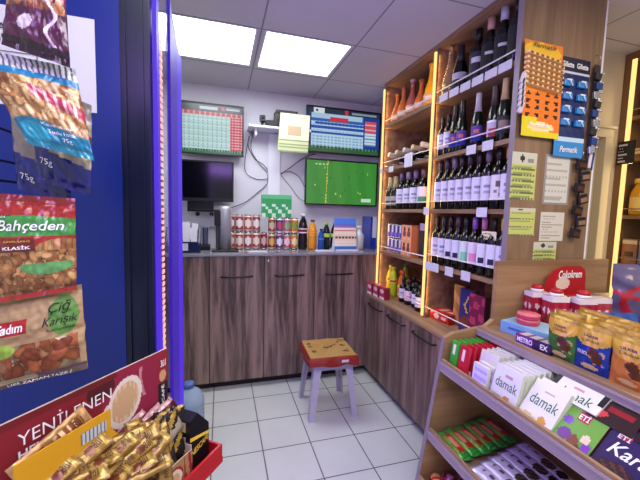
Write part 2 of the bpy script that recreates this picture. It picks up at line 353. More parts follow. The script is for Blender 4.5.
# ------------------------------------------------------------------ bottles
BC = {}
def bottle(kind, glass, lab, cap, label, loc, grp, h=.31, r=.037, labart=None, tilt=None, liquid=None, name=None):
    """bottle standing on its base; label patch wraps the side facing -x/-y"""
    T = thing(name or ('wine_bottle' if kind in ('bordeaux', 'champagne') else 'bottle'), label, 'bottle', loc, 0, grp)
    if tilt: T.rotation_euler = tilt
    key = (kind, glass, h, r)
    if key not in BC:
        m = MB()
        P = {'bordeaux': [(0, .004), (.8, 0), (1, .02), (1, .60), (.93, .655), (.55, .715), (.40, .75), (.37, .97), (.42, .975), (.42, 1.0)],
             'champagne': [(0, .004), (.8, 0), (1, .02), (1, .45), (.92, .54), (.62, .68), (.40, .80), (.36, .95), (.44, .96), (.44, 1.0)],
             'carafe': [(0, .004), (.85, 0), (1, .04), (.98, .30), (.80, .45), (.45, .62), (.33, .75), (.31, .95), (.38, .96), (.38, 1.0)],
             'soda': [(0, .006), (.85, 0), (1, .05), (1, .30), (.93, .38), (1, .48), (.98, .62), (.70, .80), (.36, .90), (.36, .94), (.45, .94), (.45, 1.0)],
             'juice': [(0, .006), (.9, 0), (1, .05), (1, .55), (.85, .68), (.55, .82), (.5, .9), (.6, .9), (.6, 1.0)]}[kind]
        m.lathe([(a*r, z*h) for a, z in P], g(glass), seg=18); BC[key] = m.mesh('glass')
    link('glass_body', BC[key], T)
    if lab:
        ck = (kind, lab, h, r, id(labart) if labart else 0)
        if ck not in BC:
            m = MB(); z0, z1 = {'bordeaux': (.17, .56), 'champagne': (.12, .40), 'carafe': (.12, .3), 'soda': (.36, .6), 'juice': (.12, .5)}[kind]
            if kind == 'soda': z0, z1 = .46, .60
            prof = [((r+.0008), h*(z0+(z1-z0)*i/8)) for i in range(9)]; c = hx(lab)
            m.lathe(prof, g('print_paper'), seg=14, a0=R(140), a1=R(330), colf=(labart or (lambda u, v: c))); BC[ck] = m.mesh('bottle_label')
        link('bottle_label', BC[ck], T)
    if cap:
        ck = ('cap', kind, cap, h, r)
        if ck not in BC:
            m = MB(); cm = mat('cap_'+cap.strip('#'), cap, 0.35)
            if kind in ('bordeaux',): pr = [(.45, .80), (.45, 1.003), (0, 1.003)]
            elif kind == 'champagne': pr = [(.68, .66), (.50, .82), (.5, .98), (.5, 1.003), (0, 1.003)]
            elif kind == 'carafe': pr = [(.44, .93), (.44, 1.003), (0, 1.003)]
            elif kind == 'soda': pr = [(.5, .93), (.5, 1.003), (0, 1.003)]
            else: pr = [(.66, .88), (.66, 1.003), (0, 1.003)]
            m.lathe([(a*r, z*h) for a, z in pr], cm, seg=14); BC[ck] = m.mesh('cap')
        link('cap', BC[ck], T)
    return T
def la(bg, marks):     # label art: list of (u0,u1,v0,v1,colour)
    bgc = hx(bg); mk = [(a, b_, c, d_, hx(col)) for a, b_, c, d_, col in marks]
    def f(u, v):
        for a, b_, c, d_, col in mk:
            if inrect(u, v, a, b_, c, d_): return col
        return bgc
    return f
LA_plain = la('#d9d4e6', [(.3, .6, .55, .65, '#8a86a0'), (.3, .7, .3, .36, '#a8a4b8')])
LA_blot = la('#dcd8e8', [(.25, .5, .12, .42, '#1c1c40'), (.3, .7, .7, .78, '#555577')])
LA_green = la('#d6e0dc', [(.2, .7, 0, .5, '#7fc9a5'), (.3, .6, .7, .8, '#777777')])
LA_pink = la('#e2d2e2', [(.2, .8, .1, .55, '#e58bb5'), (.3, .6, .7, .8, '#777777')])
LA_vines = la('#ddd6dc', [(.35, .6, .5, .7, '#6c5a5a'), (.3, .45, .2, .4, '#8a7a70'), (.5, .7, .15, .3, '#7a6a60')])
LA_blue_light = la('#5b3f8e', [(0, 1, 0, .42, '#2a2f9c'), (.3, .6, .5, .8, '#c86a78')])  # violet label; its lower band paints the blue light on the bottle bottoms
LA_flower = la('#c8bccc', [(.2, .8, 0, .45, '#b23a55'), (.3, .6, .15, .35, '#e0a0a8'), (0, 1, .85, 1, '#eeeeee')])
LA_dark = la('#141416', [(.3, .65, .5, .62, '#c8c8cc'), (.35, .6, .2, .3, '#77777a')])
LA_rct = la('#2a2a30', [(.2, .7, .45, .8, '#c9c9d4')])
WG, DK = 'glass_dark', 'glass_green'
mat('glass_amber', '#9a5a28', 0.12); mat('glass_orange', '#c86a30', 0.15); mat('glass_pale', '#e8c090', 0.08, trans=.7); mat('liquid_yellow', '#e8a818', 0.2); mat('liquid_rose', '#a85a50', 0.15)
XB = 1.388
# top shelf, right compartment
zt = SZ[0]+.0127; G = 'bottles on the top shelf right of the light strip'
bottle('carafe', 'glass_pale', None, None, 'clear amber tinted bottle with long neck on top shelf beside the light strip', (XB+.015, 1.900, zt), G, .315, .046)
specs = [('champagne', WG, '#c9c9d4', '#2a2622', la('#b8b4bc', [(0, 1, 0, .5, '#2c2c34')]), .275, 'short black bottle with grey and white label'), ('bordeaux', WG, '#2a2a30', '#0c0c0e', LA_dark, .29, 'dark bottle with black label tucked behind its neighbour'),
         ('bordeaux', WG, '#2a2a30', '#111113', LA_rct, .30, 'black bottle with large pale lettering on a dark label'), ('bordeaux', WG, '#141416', '#c89a8a', LA_dark, .315, 'black bottle with rose coloured foil on its neck'),
         ('bordeaux', WG, '#141416', '#b8b8c4', LA_dark, .32, 'black bottle with silver grey neck foil'), ('bordeaux', WG, '#141416', '#101012', la('#18181a', [(.4, .6, .6, .8, '#d8d8d8'), (.4, .6, .2, .35, '#b0b0b0')]), .318, 'all black bottle with two white marks beside the end panel')]
for i, (y, s_) in enumerate(zip([1.800, 1.735, 1.655, 1.565, 1.475, 1.388], specs)):
    bottle(s_[0], s_[1], s_[2], s_[3], s_[6]+', on the top wine shelf', (XB+.012+(.07 if i == 1 else 0), y, zt), G, s_[5], .043, s_[4])
# second shelf
zt = SZ[1]+.0127; G = 'bottles on the second shelf right of the light strip'
specs = [('bordeaux', '#ddd9e6', '#1b1b1e', LA_plain, .245, 'small dark bottle with white label'), ('bordeaux', '#ddd9e6', '#1b1b1e', LA_plain, .25, 'small dark bottle with white label'),
         ('champagne', '#5b3f8e', '#15181a', LA_blue_light, .29, 'dark green bottle with violet label, blue light painted low on it'), ('champagne', '#5b3f8e', '#15181a', LA_blue_light, .30, 'dark green bottle with violet label, blue light painted low on it'), ('champagne', None, '#15181a', None, .30, 'unlabelled looking black sparkling wine bottle'),
         ('champagne', '#5b3f8e', '#b8b0b8', LA_blue_light, .30, 'violet labelled bottle with pale neck foil, blue light painted low on it'), ('champagne', None, '#15181a', None, .31, 'plain black sparkling bottle'), ('champagne', '#c8bccc', '#3a2a2a', LA_flower, .30, 'dark bottle with red flower label'),
         ('champagne', '#c8bccc', '#b89a70', la('#2c2a30', [(.2, .8, .3, .8, '#8a7a70')]), .315, 'dark bottle with patterned golden neck foil'), ('bordeaux', None, '#15151a', None, .30, 'shaded black bottle beside the end panel')]
for i, (y, s_) in enumerate(zip([1.922, 1.860, 1.800, 1.737, 1.690, 1.610, 1.555, 1.490, 1.425, 1.372], specs)):
    bottle(s_[0], WG if s_[0] == 'bordeaux' else DK, s_[1], s_[2], s_[5]+', '+ORD[i]+' from left on the second wine shelf', (XB+(.07 if i in (4, 6, 9) else 0), y, zt), G, s_[4], .031 if i > 1 else .029, s_[3])
# third shelf: nine white labelled bottles
zt = SZ[2]+.0127; G = 'white labelled wine bottles on the third shelf'
caps = ['#3a3038', '#40304a', '#7a6a8a', '#2c2430', '#34303e', '#3a2a34', '#6a5a74', '#1e1a20', '#d87838']
for i, y in enumerate([1.918, 1.850, 1.780, 1.712, 1.643, 1.573, 1.503, 1.433, 1.369]):
    bottle('bordeaux', WG, '#d9d4e6', caps[i], ('orange foiled white label wine bottle' if i == 8 else 'wine bottle with vine drawing on its label' if i == 7 else 'dark wine bottle with white label')+', '+ORD[i]+' from left on the third wine shelf', (XB, y, zt), G, .315, .0335, LA_vines if i == 7 else LA_plain)
zt = SZ[3]+.0127; G = 'wine bottles on the fourth shelf'
ls = [LA_plain, LA_plain, LA_blot, LA_blot, LA_green, LA_pink, LA_blot, LA_blot, LA_plain]
ds = ['plain white label', 'plain white label', 'dark blotted label', 'dark blotted label', 'pale green label', 'pink flowered label', 'dark blotted label', 'dark blotted label', 'plain white label']
caps = ['#1a1a1e', '#2a2a30', '#15151a', '#4a3040', '#1a1a1e', '#8a5ab0', '#b86aa0', '#201a1e', '#c8a860']
for i, y in enumerate([1.918, 1.850, 1.780, 1.712, 1.643, 1.573, 1.503, 1.433, 1.369]):
    bottle('bordeaux', WG, '#d9d4e6', caps[i], 'dark wine bottle with '+ds[i]+', '+ORD[i]+' from left on the fourth wine shelf', (XB, y, zt), G, .315, .0335, ls[i])
# left compartment A1
zt = SZ[0]+.0127; G = 'coloured bottles on the top left shelf'
for i, (y, gl, cp, tx, hh) in enumerate([(2.60, 'glass_orange', '#b86a40', 'orange bottle with slim neck', .25), (2.50, 'glass_orange', '#a85a38', 'orange bottle with pale marks', .27), (2.37, 'liquid_rose', '#b8a0a8', 'rose coloured bottle', .285), (2.25, 'glass_orange', '#a06040', 'small orange bottle', .24), (2.13, 'liquid_yellow', '#e0a020', 'bright yellow bottle, the tallest', .31)]):
    bottle('carafe', gl, '#d8c8c0', cp, tx+', '+ORD[i]+' from left on the top left shelf', (XB+.035, y, zt), G, hh, .050, la('#d8a080', [(.2, .8, .2, .8, '#e8d0c0')]))
# A2: bottles lying on a slope
zt = SZ[1]+.0127; G = 'wine bottles lying on the second shelf in the left compartment'
for i, y in enumerate([2.60, 2.48, 2.36, 2.24, 2.12]):
    o = bottle('champagne', DK, '#d8d4cc', '#d8d0c0' if i % 2 == 0 else '#c8b890', 'dark bottle lying with pale foil neck outward, '+ORD[i]+' from left on the second left shelf', (1.64, y, zt+.075), G, .28, .040)
    o.rotation_euler = (0, R(-82), 0)
m = MB()
for y in (2.05, 2.18, 2.30, 2.42, 2.54, 2.645): m.tube([(1.36, y, zt+.02), (1.80, y, zt+.02)], .004, g('chrome'))
for x in (1.40, 1.60, 1.78): m.tube([(x, 2.03, zt+.012), (x, 2.655, zt+.012)], .004, g('chrome')); m.tube([(x, 2.03, zt+.012), (x, 2.03, zt+.003)], .004, g('chrome')); m.tube([(x, 2.655, zt+.012), (x, 2.655, zt+.002)], .004, g('chrome'))
tag(m.build('bottle_rack'), 'low wire rack under the lying bottles on the second left shelf', 'rack')
# A3
zt = SZ[2]+.0127; G = 'bottles on the third shelf in the left compartment'
for i, y in enumerate([2.61, 2.52, 2.425, 2.325, 2.225, 2.125]):
    if i < 2: bottle('champagne', DK, '#c8c0b8', '#b8a878', 'dark green sparkling bottle with pale label, '+ORD[i]+' from left on the third left shelf', (XB+.010, y, zt), G, .27, .042, la('#a8a098', [(.2, .8, .2, .5, '#3a3430')]))
    else: bottle('bordeaux', WG, '#d9d4e6', ['#6a5a80', '#8a7a9a', '#7a6a90', '#5a4a60'][i-2], ('wide white and green labelled wine bottle' if i == 5 else 'dark wine bottle with wide white label')+', '+ORD[i]+' from left on the third left shelf', (XB+.010, y, zt), G, .285, .041, la('#dcd6ea', [(.2, .7, 0, .4, '#3a8a6a')]) if i == 5 else LA_plain)
# A4: cans and boxes
def can(label, loc, grp, r=.027, h=.12, art=None, name='drink_can'):
    T = thing(name, label, 'can', loc, 0, grp)
    m = MB(); m.lathe([(.0, .002), (r*.8, 0), (r, .006), (r, .010)], g('chrome'), seg=16); m.lathe([(r, .010)]+[(r, .01+(h-.02)*i/10) for i in range(1, 11)], g('print_gloss'), seg=20, colf=art); m.build('can_body', T)
    m = MB(); m.lathe([(r, h-.01), (r*.82, h), (r*.80, h-.003), (0, h-.003)], g('chrome'), seg=16); m.build('can_lid', T); return T
zt = SZ[3]+.0127; G = 'violet cans on the fourth left shelf'
c_v = lambda u, v: hx('#6a4ab0') if v < .45 else hx('#c8c0e0') if (int(u*10) % 2) else hx('#3a2a58')
k = 0
for lv in (0, 1):
    for y in (2.61, 2.545, 2.48, 2.415):
        can('violet and white can, '+('upper' if lv else 'lower')+' layer, '+ORD[k % 4]+' from left, on the fourth left shelf', (1.42, y, zt+lv*.121), G, .029, .12, c_v); k += 1
def carton(name, label, loc, rz, d, arts, grp=None, cat='box', base='#cccccc', mtl='print_gloss', res=20, tilt=None):
    """box standing on its base; arts: dict face->art for 'front' (-y), 'left', 'right', 'top', 'back'"""
    T = thing(name, label, cat, loc, rz, grp)
    if tilt: T.rotation_euler = (tilt[0], tilt[1], rz)
    w_, dp, h_ = d; m = MB(); P = g(mtl); bc = hx(base); fl = lambda u, v: bc
    F_ = {'front': ((-w_/2, -dp/2, 0), (w_, 0, 0), (0, 0, h_)), 'right': ((w_/2, -dp/2, 0), (0, dp, 0), (0, 0, h_)), 'back': ((w_/2, dp/2, 0), (-w_, 0, 0), (0, 0, h_)),
          'left': ((-w_/2, dp/2, 0), (0, -dp, 0), (0, 0, h_)), 'top': ((-w_/2, -dp/2, h_), (w_, 0, 0), (0, dp, 0)), 'bottom': ((-w_/2, dp/2, 0), (w_, 0, 0), (0, -dp, 0))}
    for k_, (p, a, b_) in F_.items():
        A = arts.get(k_)
        if isinstance(A, str): c_ = hx(A); m.quadart(p, a, b_, 1, 1, (lambda cc: (lambda u, v: cc))(c_), P)
        elif A:
            la_, lb_ = Vector(a).length, Vector(b_).length; s_ = max(la_, lb_); m.quadart(p, a, b_, max(2, int(res*la_/s_)), max(2, int(res*lb_/s_)), A, P)
        else: m.quadart(p, a, b_, 1, 1, fl, P)
    m.build('carton', T)
    T_S = flatS((-w_/2, -dp/2, 0), (w_, 0, 0), (0, 0, h_), (0, -1, 0), .0008)
    return T, T_S
def lolart(u, v):
    for cy in (.22, .72):
        for cx in (.28, .72):
            if inell(u, v, cx, cy, .17, .10) < 1: return hx('#7a3018')
            if inell(u, v, cx, cy+.14, .12, .07) < 1: return hx('#1c1214')
            if abs(u-cx) < .04 and abs(v-cy+.1) < .1: return hx('#f0e0d0')
    return hx('#e89a70')
carton('sweets_box', 'orange box printed with round chocolate sweets on the fourth left shelf', (1.43, 2.29, zt), -PI/2, (.14, .10, .24), {'front': lolart, 'right': '#c87850', 'left': '#d88860', 'top': '#d88860'}, res=28)
carton('tall_box', 'dark upright box right of the orange box on the fourth left shelf', (1.46, 2.12, zt), -PI/2, (.09, .09, .26), {'front': lambda u, v: hx('#1c1820') if v < .8 else hx('#a89ab8')}, base='#1c1820')
# A5: bottles on the low counter
mat('glass_lime', '#b8c828', .15); mat('glass_yel', '#e8c020', .15); mat('glass_or2', '#d87020', .15)
G = 'bottles standing in the lower left compartment of the wine shelves'
zt = ZR
for i, (x, y, k_, gl, cp, h_, r_, tx) in enumerate([(1.44, 2.62, 'soda', 'glass_yel', '#d8d040', .25, .032, 'yellow soft drink bottle'), (1.42, 2.53, 'soda', 'glass_lime', '#c8d830', .25, .032, 'lime green soft drink bottle'), (1.55, 2.56, 'soda', 'glass_lime', '#40a030', .27, .032, 'green capped lime bottle standing in the back'), (1.45, 2.44, 'juice', 'glass_or2', '#d86020', .235, .036, 'orange juice bottle'),
      (1.41, 2.35, 'bordeaux', WG, '#1a1a1c', .20, .032, 'small dark wine bottle with white label'), (1.50, 2.34, 'bordeaux', WG, '#1a1a1c', .20, .032, 'small dark bottle standing in the back row'), (1.41, 2.265, 'bordeaux', WG, '#3a1a20', .20, .032, 'small dark wine bottle with red label'), (1.50, 2.25, 'bordeaux', WG, '#1a1a1c', .20, .032, 'small black bottle in the second row'), (1.42, 2.18, 'bordeaux', WG, '#1a1a1c', .19, .032, 'small dark bottle with pale band'),
      (1.394, 2.09, 'bordeaux', WG, '#15151a', .19, .034, 'small dark wine bottle nearest the light strip'), (1.52, 2.12, 'bordeaux', DK, '#2a2a2c', .22, .034, 'dark green bottle at the back near the light strip')]):
    bottle(k_, gl, '#d8d4e0' if k_ == 'bordeaux' else '#e8e0a0', cp, tx+', low in the left compartment', (x, y, zt), G, h_, r_, LA_pink if 'red' in tx else LA_plain if k_ == 'bordeaux' else la('#d8d060', [(.2, .8, .2, .8, '#3a8a30')] if 'im' in tx else [(.2, .8, .2, .8, '#c03020')]))
pinkart = lambda u, v: hx('#f0d0d8') if inell(u, v, .5, .65, .38, .18) < 1 else hx('#e8e0e8') if v < .22 else hx('#b02848')
for i, (y, tx) in enumerate([(2.640, 'leftmost'), (2.545, 'middle'), (2.45, 'rightmost')]):
    carton('tea_box', 'small pink and white box, '+tx+' of three at the corner of the low counter', (1.275+.012*i, y, ZR), -PI/2, (.085, .05, .10), {'front': pinkart, 'right': '#8a1c38', 'top': '#c84860'}, 'pink boxes on the low counter', base='#a02440')
# B5: chocolate boxes
redart = lambda u, v: hx('#e8c8b8') if inell(u, v, .35, .5, .14, .3) < 1 or inrect(u, v, .6, .85, .35, .6) else hx('#c02018')
T, S = carton('chocolate_box', 'flat red chocolate box lying beside the light strip on the low counter', (1.46, 1.86, ZR), -PI/2+R(6), (.17, .14, .062), {'front': redart, 'right': '#a01810', 'top': redart}, res=30, base='#a81a14')
nart = lambda u, v: hx('#e0b040') if (abs(u-.35-.3*abs(math.sin(v*5))) < .06 and .45 < v < .85) else hx('#7a3a2a') if inell(u, v, .5, .25, .4, .15) < 1 else hx('#2a2a70')
mart = lambda u, v: hx('#b03a60') if math.sin(u*9+v*13)+math.sin(v*21-u*4) > .3 else hx('#7a1c40')
for nm, x, y, art, w_, lb in (('a', 1.47, 1.745, lambda u, v: hx('#8a5a30') if math.sin(v*14+u*5) > -.2 else hx('#b88050'), .10, 'brown and gold upright chocolate box behind the flat red box'), ('b', 1.43, 1.632, nart, .115, 'dark blue upright chocolate box with a golden curl'), ('c', 1.39, 1.505, mart, .115, 'magenta upright chocolate box next to the end panel')):
    carton('chocolate_box', lb, (x, y, ZR), -PI/2, (w_, .035, .265), {'front': art}, 'upright chocolate boxes on the low counter', base='#4a2a30', res=26, tilt=(0, R(0)))
carton('wrapped_gift', 'crinkled pale blue packet leaning at the end of the low counter', (1.40, 1.385, ZR), -PI/2, (.07, .05, .10), {'front': lambda u, v: hx('#7a9ac0') if int(u*6+v*8) % 2 else hx('#3a6a9a')}, base='#4a7aa8', cat='packet')

# price tags on shelf edges
def tagcard(y, z, w_, h_, lb, x=1.335):
    m = MB(); m.box((0, 0, 0), (.0015, w_, h_), g('paper_white')); tag(m.build('price_tag', None, (x, y, z)), lb, 'price tag', 'white price tags on the shelf edges')
for i, y in enumerate([1.86, 1.762, 1.665, 1.57, 1.475, 1.385]): tagcard(y, SZ[0]-.002, .082, .045, 'white price tag on the edge of the top wine shelf, '+ORD[i]+' from left')
tagcard(1.585, SZ[1]-.004, .075, .05, 'white price tag on the edge of the second wine shelf, left one'); tagcard(1.465, SZ[1]-.002, .075, .05, 'white price tag on the edge of the second wine shelf, right one')
tagcard(1.97, SZ[2], .055, .05, 'small white price tag over the light strip at the third shelf', 1.327); tagcard(1.475, SZ[2]-.005, .075, .05, 'white price tag alone on the third shelf edge, near the end panel')
tagcard(1.895, SZ[3]-.004, .165, .055, 'long white price tag on the edge of the fourth wine shelf'); tagcard(1.71, SZ[3]-.004, .075, .055, 'white price tag in the middle of the fourth shelf edge'); tagcard(1.565, SZ[3]-.004, .075, .055, 'white price tag right of the others on the fourth shelf edge')
tagcard(2.50, SZ[1]-.008, .075, .045, 'white price tag on the second left shelf edge, left one'); tagcard(2.24, SZ[1]+.03, .11, .10, 'large folded white price tag on the second left shelf'); tagcard(2.66, SZ[1]-.005, .05, .04, 'small white price tag beside the far light strip', 1.327)
T, S = carton('price_card', 'small cream price card leaning on bottles of the fourth shelf', (1.372, 1.452, 1.325), -PI/2, (.10, .002, .045), {'front': lines_art(hx('#e8dcb8'), hx('#6a4a30'), 2, 3)}, cat='price card')

# ------------------------------------------------------------------ end panel: notices and card displays
def sheet(name, label, x0, x1, z0, z1, y, art, nx=16, ny=24, cat='paper', m_='print_paper', th=.001, grp=None):
    m = MB(); m.quadart((x0, y, z0), (x1-x0, 0, 0), (0, 0, z1-z0), nx, ny, art, g(m_)); m.quadart((x1, y+th, z0), (x0-x1, 0, 0), (0, 0, z1-z0), 1, 1, art, g(m_))
    for a, b_ in (((x0, z0), (x1, z0)), ((x1, z0), (x1, z1)), ((x1, z1), (x0, z1)), ((x0, z1), (x0, z0))): m.poly([(a[0], y, a[1]), (b_[0], y, b_[1]), (b_[0], y+th, b_[1]), (a[0], y+th, a[1])], g(m_), (.6, .6, .6))
    return tag(m.build(name), label, cat, grp)
def yellow_notice(head):
    def a(u, v):
        if v > 1-head:
            if inell(u, v, .42, 1-head/2, .08, head*.3) < 1: return hx('#202020')
            if .6 < u < .9 and int(v*60) % 3 == 0: return hx('#888888')
            return hx('#c4c6b4')
        t = v/(1-head)*6
        if (t % 1) < .22 and u < .95: return hx('#5e6a48') if int(u*34+t) % 4 else hx('#a8b070')
        if .45 < (t % 1) < .62 and .05 < u < .8: return hx('#8e9a58')
        return hx('#bcc56c')
    return a
YP = 1.3005
G = 'notices taped to the end panel'
sheet('notice', 'yellow and white notice with small black emblem, upper left on the end panel', 1.335, 1.487, 1.535, 1.762, YP, yellow_notice(.25), grp=G)
sheet('notice', 'yellow striped notice, below the upper yellow one on the end panel', 1.345, 1.503, 1.36, 1.495, YP, yellow_notice(.12), grp=G)
sheet('notice', 'white framed notice on the right of the upper yellow notice', 1.542, 1.712, 1.518, 1.765, YP, lambda u, v: hx('#8a8c88') if (u < .05 or u > .95 or v < .04 or v > .97) else lines_art(hx('#c9c9c0'), hx('#a6a69e'), 14, 5)(u, v), grp=G)
sheet('notice', 'plain white notice with faint text, lower right on the end panel', 1.540, 1.697, 1.333, 1.479, YP, lines_art(hx('#cccabe'), hx('#a09e94'), 11, 8), grp=G)
sheet('notice', 'yellow notice partly hidden behind the wooden board, lowest on the end panel', 1.509, 1.66, 1.18, 1.328, YP, yellow_notice(.25), grp=G)
# razor display card
T = thing('lighter_display_card', 'orange and yellow hanging card with rows of stacked refills on the end panel', 'display card', (1.455, 1.282, 1.835))
def razart(u, v):
    if v > .80: return hx('#f0c030') if inell(u, v, .45, .9, .5, .09) < 1 else hx('#e88820')
    if v < .20:
        return hx('#f0e0a0') if inell(u, v, .5, .11, .35, .05) < 1 else hx('#e0d020') if u < .4 or v < .07 else hx('#e87818')
    if v < .48:
        k_, l_ = (u*4) % 1, ((v-.2)*14) % 1
        return hx('#20120c') if inell(k_, l_, .5, .5, .22, .3) < 1 else hx('#e87a18')
    return hx('#e8902a')
m = MB(); m.grid(lambda u, v: (-.12+.233*u+.018*v*-1+.02, -.004*math.sin(v*3), .432*v), 26, 48, razart, g('print_paper'), False); m.box((0, .006, .216), (.2, .008, .42), g('ink_brown')); m.build('card', T)
mat('bar_cream', '#e8c890', .5); mat('bar_brown', '#7a4a20', .5)
for i in range(7):
    m = MB(); z = .225+.022*i; x0 = -.10-.004*(7-i)*0
    m.box((-.005, -.03, z), (.236, .045, .012), g('bar_cream'), rot=Matrix.Rotation(R(-14), 3, 'Y')@Matrix.Rotation(R(0), 3, 'X')) if False else m.box((-.005, -.014, z), (.225, .020, .010), g('bar_cream'), rot=Matrix.Rotation(R(6), 3, 'Y'))
    for kx in range(7): m.box((-.095+kx*.031, -.0245, z+.010-.0033*kx), (.016, .002, .008), g('bar_brown'), rot=Matrix.Rotation(R(6), 3, 'Y'))
    m.build('refill_pack', T)
for i in range(6):
    m = MB(); z = .10+.026*i; m.box((-.128, -.015, z+.02), (.018, .012, .05), g('paper_white'), rot=Matrix.Rotation(R(18), 3, 'Y')); m.build('paper_flap', T)
text(T, 'Permatik', flatS((-.10, -.006, .385), (.2, 0, 0), (0, 0, .04), (0, -1, 0)), .15, .85, .45, .95, g('ink_brown'), .01, .2)
text(T, 'Permatik', flatS((-.10, -.006, .03), (.2, 0, 0), (0, 0, .04), (0, -1, 0)), .2, .8, .4, .9, g('ink_white'), .01, .2)
T = thing('razor_display_card', 'dark blue hanging card with rows of small razors on the end panel', 'display card', (1.665, 1.286, 1.755))
def blueart(u, v):
    if .83 < v < .86: return hx('#c8d0e0')
    if v > .86: return hx('#101838')
    if v < .20: return hx('#2a86c8') if v < .17 else hx('#b8d8f0')
    return hx('#102a68') if (u+v*2) % .25 < .12 else hx('#0e2050')
m = MB(); m.grid(lambda u, v: (-.098+.196*u, 0, .475*v), 20, 44, blueart, g('print_gloss'), False); m.box((0, .006, .237), (.19, .008, .46), g('black_plastic')); m.build('card', T)
mat('blister_blue', '#3a86c8', .2); mat('razor_white', '#d8e4f0', .3)
for r_ in range(4):
    for c_ in range(2):
        m = MB(); x = -.048+.094*c_; z = .155+.062*r_+.01
        m.box((x, -.008, z), (.06, .014, .03), g('blister_blue'), bev=.004); m.box((x-.004, -.017, z+.012), (.032, .006, .008), g('razor_white'), bev=.002); m.tube([(x, -.018, z+.01), (x+.018, -.018, z-.014)], .003, g('razor_white'), 6); m.build('razor', T)
S = flatS((-.098, -.001, 0), (.196, 0, 0), (0, 0, .475), (0, -1, 0))
text(T, 'Gillette', S, .06, .44, .90, .955, g('ink_white'), .02); text(T, 'Gillette', S, .54, .92, .90, .955, g('ink_white'), .02); text(T, 'Permatik', S, .2, .8, .05, .11, g('ink_white'), .01, .2)
# white trim on panel edge and side-hung strips
T = thing('blister_strip', 'dark hanging strip with small silver blister packs on the edge of the end panel', 'hanging strip', (1.812, 1.286, 1.77))
m = MB(); m.box((0, 0, .22), (.035, .004, .46), g('dark_grey')); m.tube([(0, -.002, .45), (0, -.012, .48), (.004, 0, .50), (0, .012, .50)], .002, g('chrome')); m.build('strip', T)
mat('foil_silver', '#c8ccd4', .25, .8); mat('pack_blue', '#24407a', .4); mat('pack_tan', '#8a6a50', .5)
for i in range(9):
    m = MB(); m.box((.012*((i % 2)*2-1)*.5, -.010, .03+.045*i), (.04, .014, .034), g(['foil_silver', 'pack_blue', 'dark_grey'][i % 3]), rot=Matrix.Rotation(R(10*((i % 3)-1)), 3, 'Y'), bev=.003); m.lathe([(.009, 0), (.009, .006), (0, .009)], g('foil_silver'), (.02, -.016, .04+.045*i), 10); m.build('blister_pack', T)
m = MB(); m.box((.012, -.004, .02), (.03, .003, .16), g('paper_white'), rot=Matrix.Rotation(R(6), 3, 'Y')); m.box((.020, -.006, .0), (.012, .003, .14), g('pack_blue'), rot=Matrix.Rotation(R(6), 3, 'Y')); m.build('header_card', T)
T = thing('sachet_strip', 'hanging column of small brown and black sachets beside the white notices', 'hanging strip', (1.765, 1.285, 1.36))
m = MB(); m.box((0, .004, .20), (.012, .002, .42), g('black_plastic')); m.tube([(0, .003, .40), (0, -.004, .425), (0, .012, .44)], .002, g('chrome')); m.build('strip', T)
for i in range(7):
    m = MB(); rr = Matrix.Rotation(R([8, -6, 12, -15, 5, -9, 3][i]), 3, 'Y')
    m.box((.012*((i % 2)*2-1), -.006-.004*(i % 2), .015+.058*i), (.062, .012, .048), g('black_plastic'), rot=rr, bev=.004); m.box((.012*((i % 2)*2-1), -.0135-.004*(i % 2), .012+.058*i), (.045, .003, .022), g('pack_tan') if i % 2 else g('ink_brown'), rot=rr); m.build('sachet', T)
m = MB(); m.box((1.8665, 1.312, 1.65), (.012, .02, 1.79), g('white_plastic')); tag(m.build('corner_trim'), 'thin white vertical edge strip on the far side of the end panel', 'trim strip')

# ================================================================== FAR SHOP SHELF (right)
T = thing('backlit_shelf', 'brown wall shelf with golden light strip by the door, liquor and chocolates on it', 'shelf unit', (2.60, 1.2, 0))
mat('wood_dark', '#80603c', .5)
def fb(x0, x1, y0, y1, z0, z1): return ((x0+x1)/2-2.6, (y0+y1)/2-1.2, (z0+z1)/2), (x1-x0, y1-y0, z1-z0)
m = MB(); m.box(*fb(2.60, 2.95, 1.625, 1.668, 0, 2.549), g('wood_dark')); m.build('side_panel', T)
m = MB(); m.box(*fb(2.95, 2.97, .5, 1.668, 0, 2.549), g('wood_dark')); m.build('back_panel', T)
m = MB(); m.box(*fb(2.60, 2.95, .5, 1.625, 2.50, 2.549), g('wood_dark')); m.build('top_board', T)
m = MB(); m.box(*fb(2.592, 2.602, 1.598, 1.622, .05, 2.50), g('led_warm')); tag(m.build('led_strip', T), 'glowing golden light strip', None)
for z in (2.12, 1.85, 1.47, 1.14, .8, .45):
    m = MB(); m.box(*fb(2.605, 2.95, .5, 1.625, z-.012, z+.012), g('wood_dark')); m.build('shelf', T)
    m = MB(); m.tube([(.006, -.69, z+.055), (.006, .418, z+.055)], .004, g('chrome')); m.tube([(.006, .418, z+.055), (.02, .418, z+.055)], .004, g('chrome')); m.build('rail', T)
T, S = carton('price_board', 'small black board with white writing hanging by the golden light strip', (2.574, 1.595, 1.82), -PI/2, (.10, .004, .15), {'front': lines_art(hx('#101012'), hx('#c8c8c8'), 6, 4)}, cat='sign', base='#101012', res=24)
mat('gold_liquor', '#c89018', .15); G = 'liquor bottles on the far shelf'
bottle('juice', 'gold_liquor', '#e0c060', '#e0c050', 'golden bottle with round cap on the far shelf by the door', (2.665, 1.545, 1.4828), G, .24, .05)
bottle('juice', 'glass_dark', '#a89050', '#c0a050', 'dark liquor bottle standing right of the golden one', (2.68, 1.42, 1.4828), G, .23, .05)
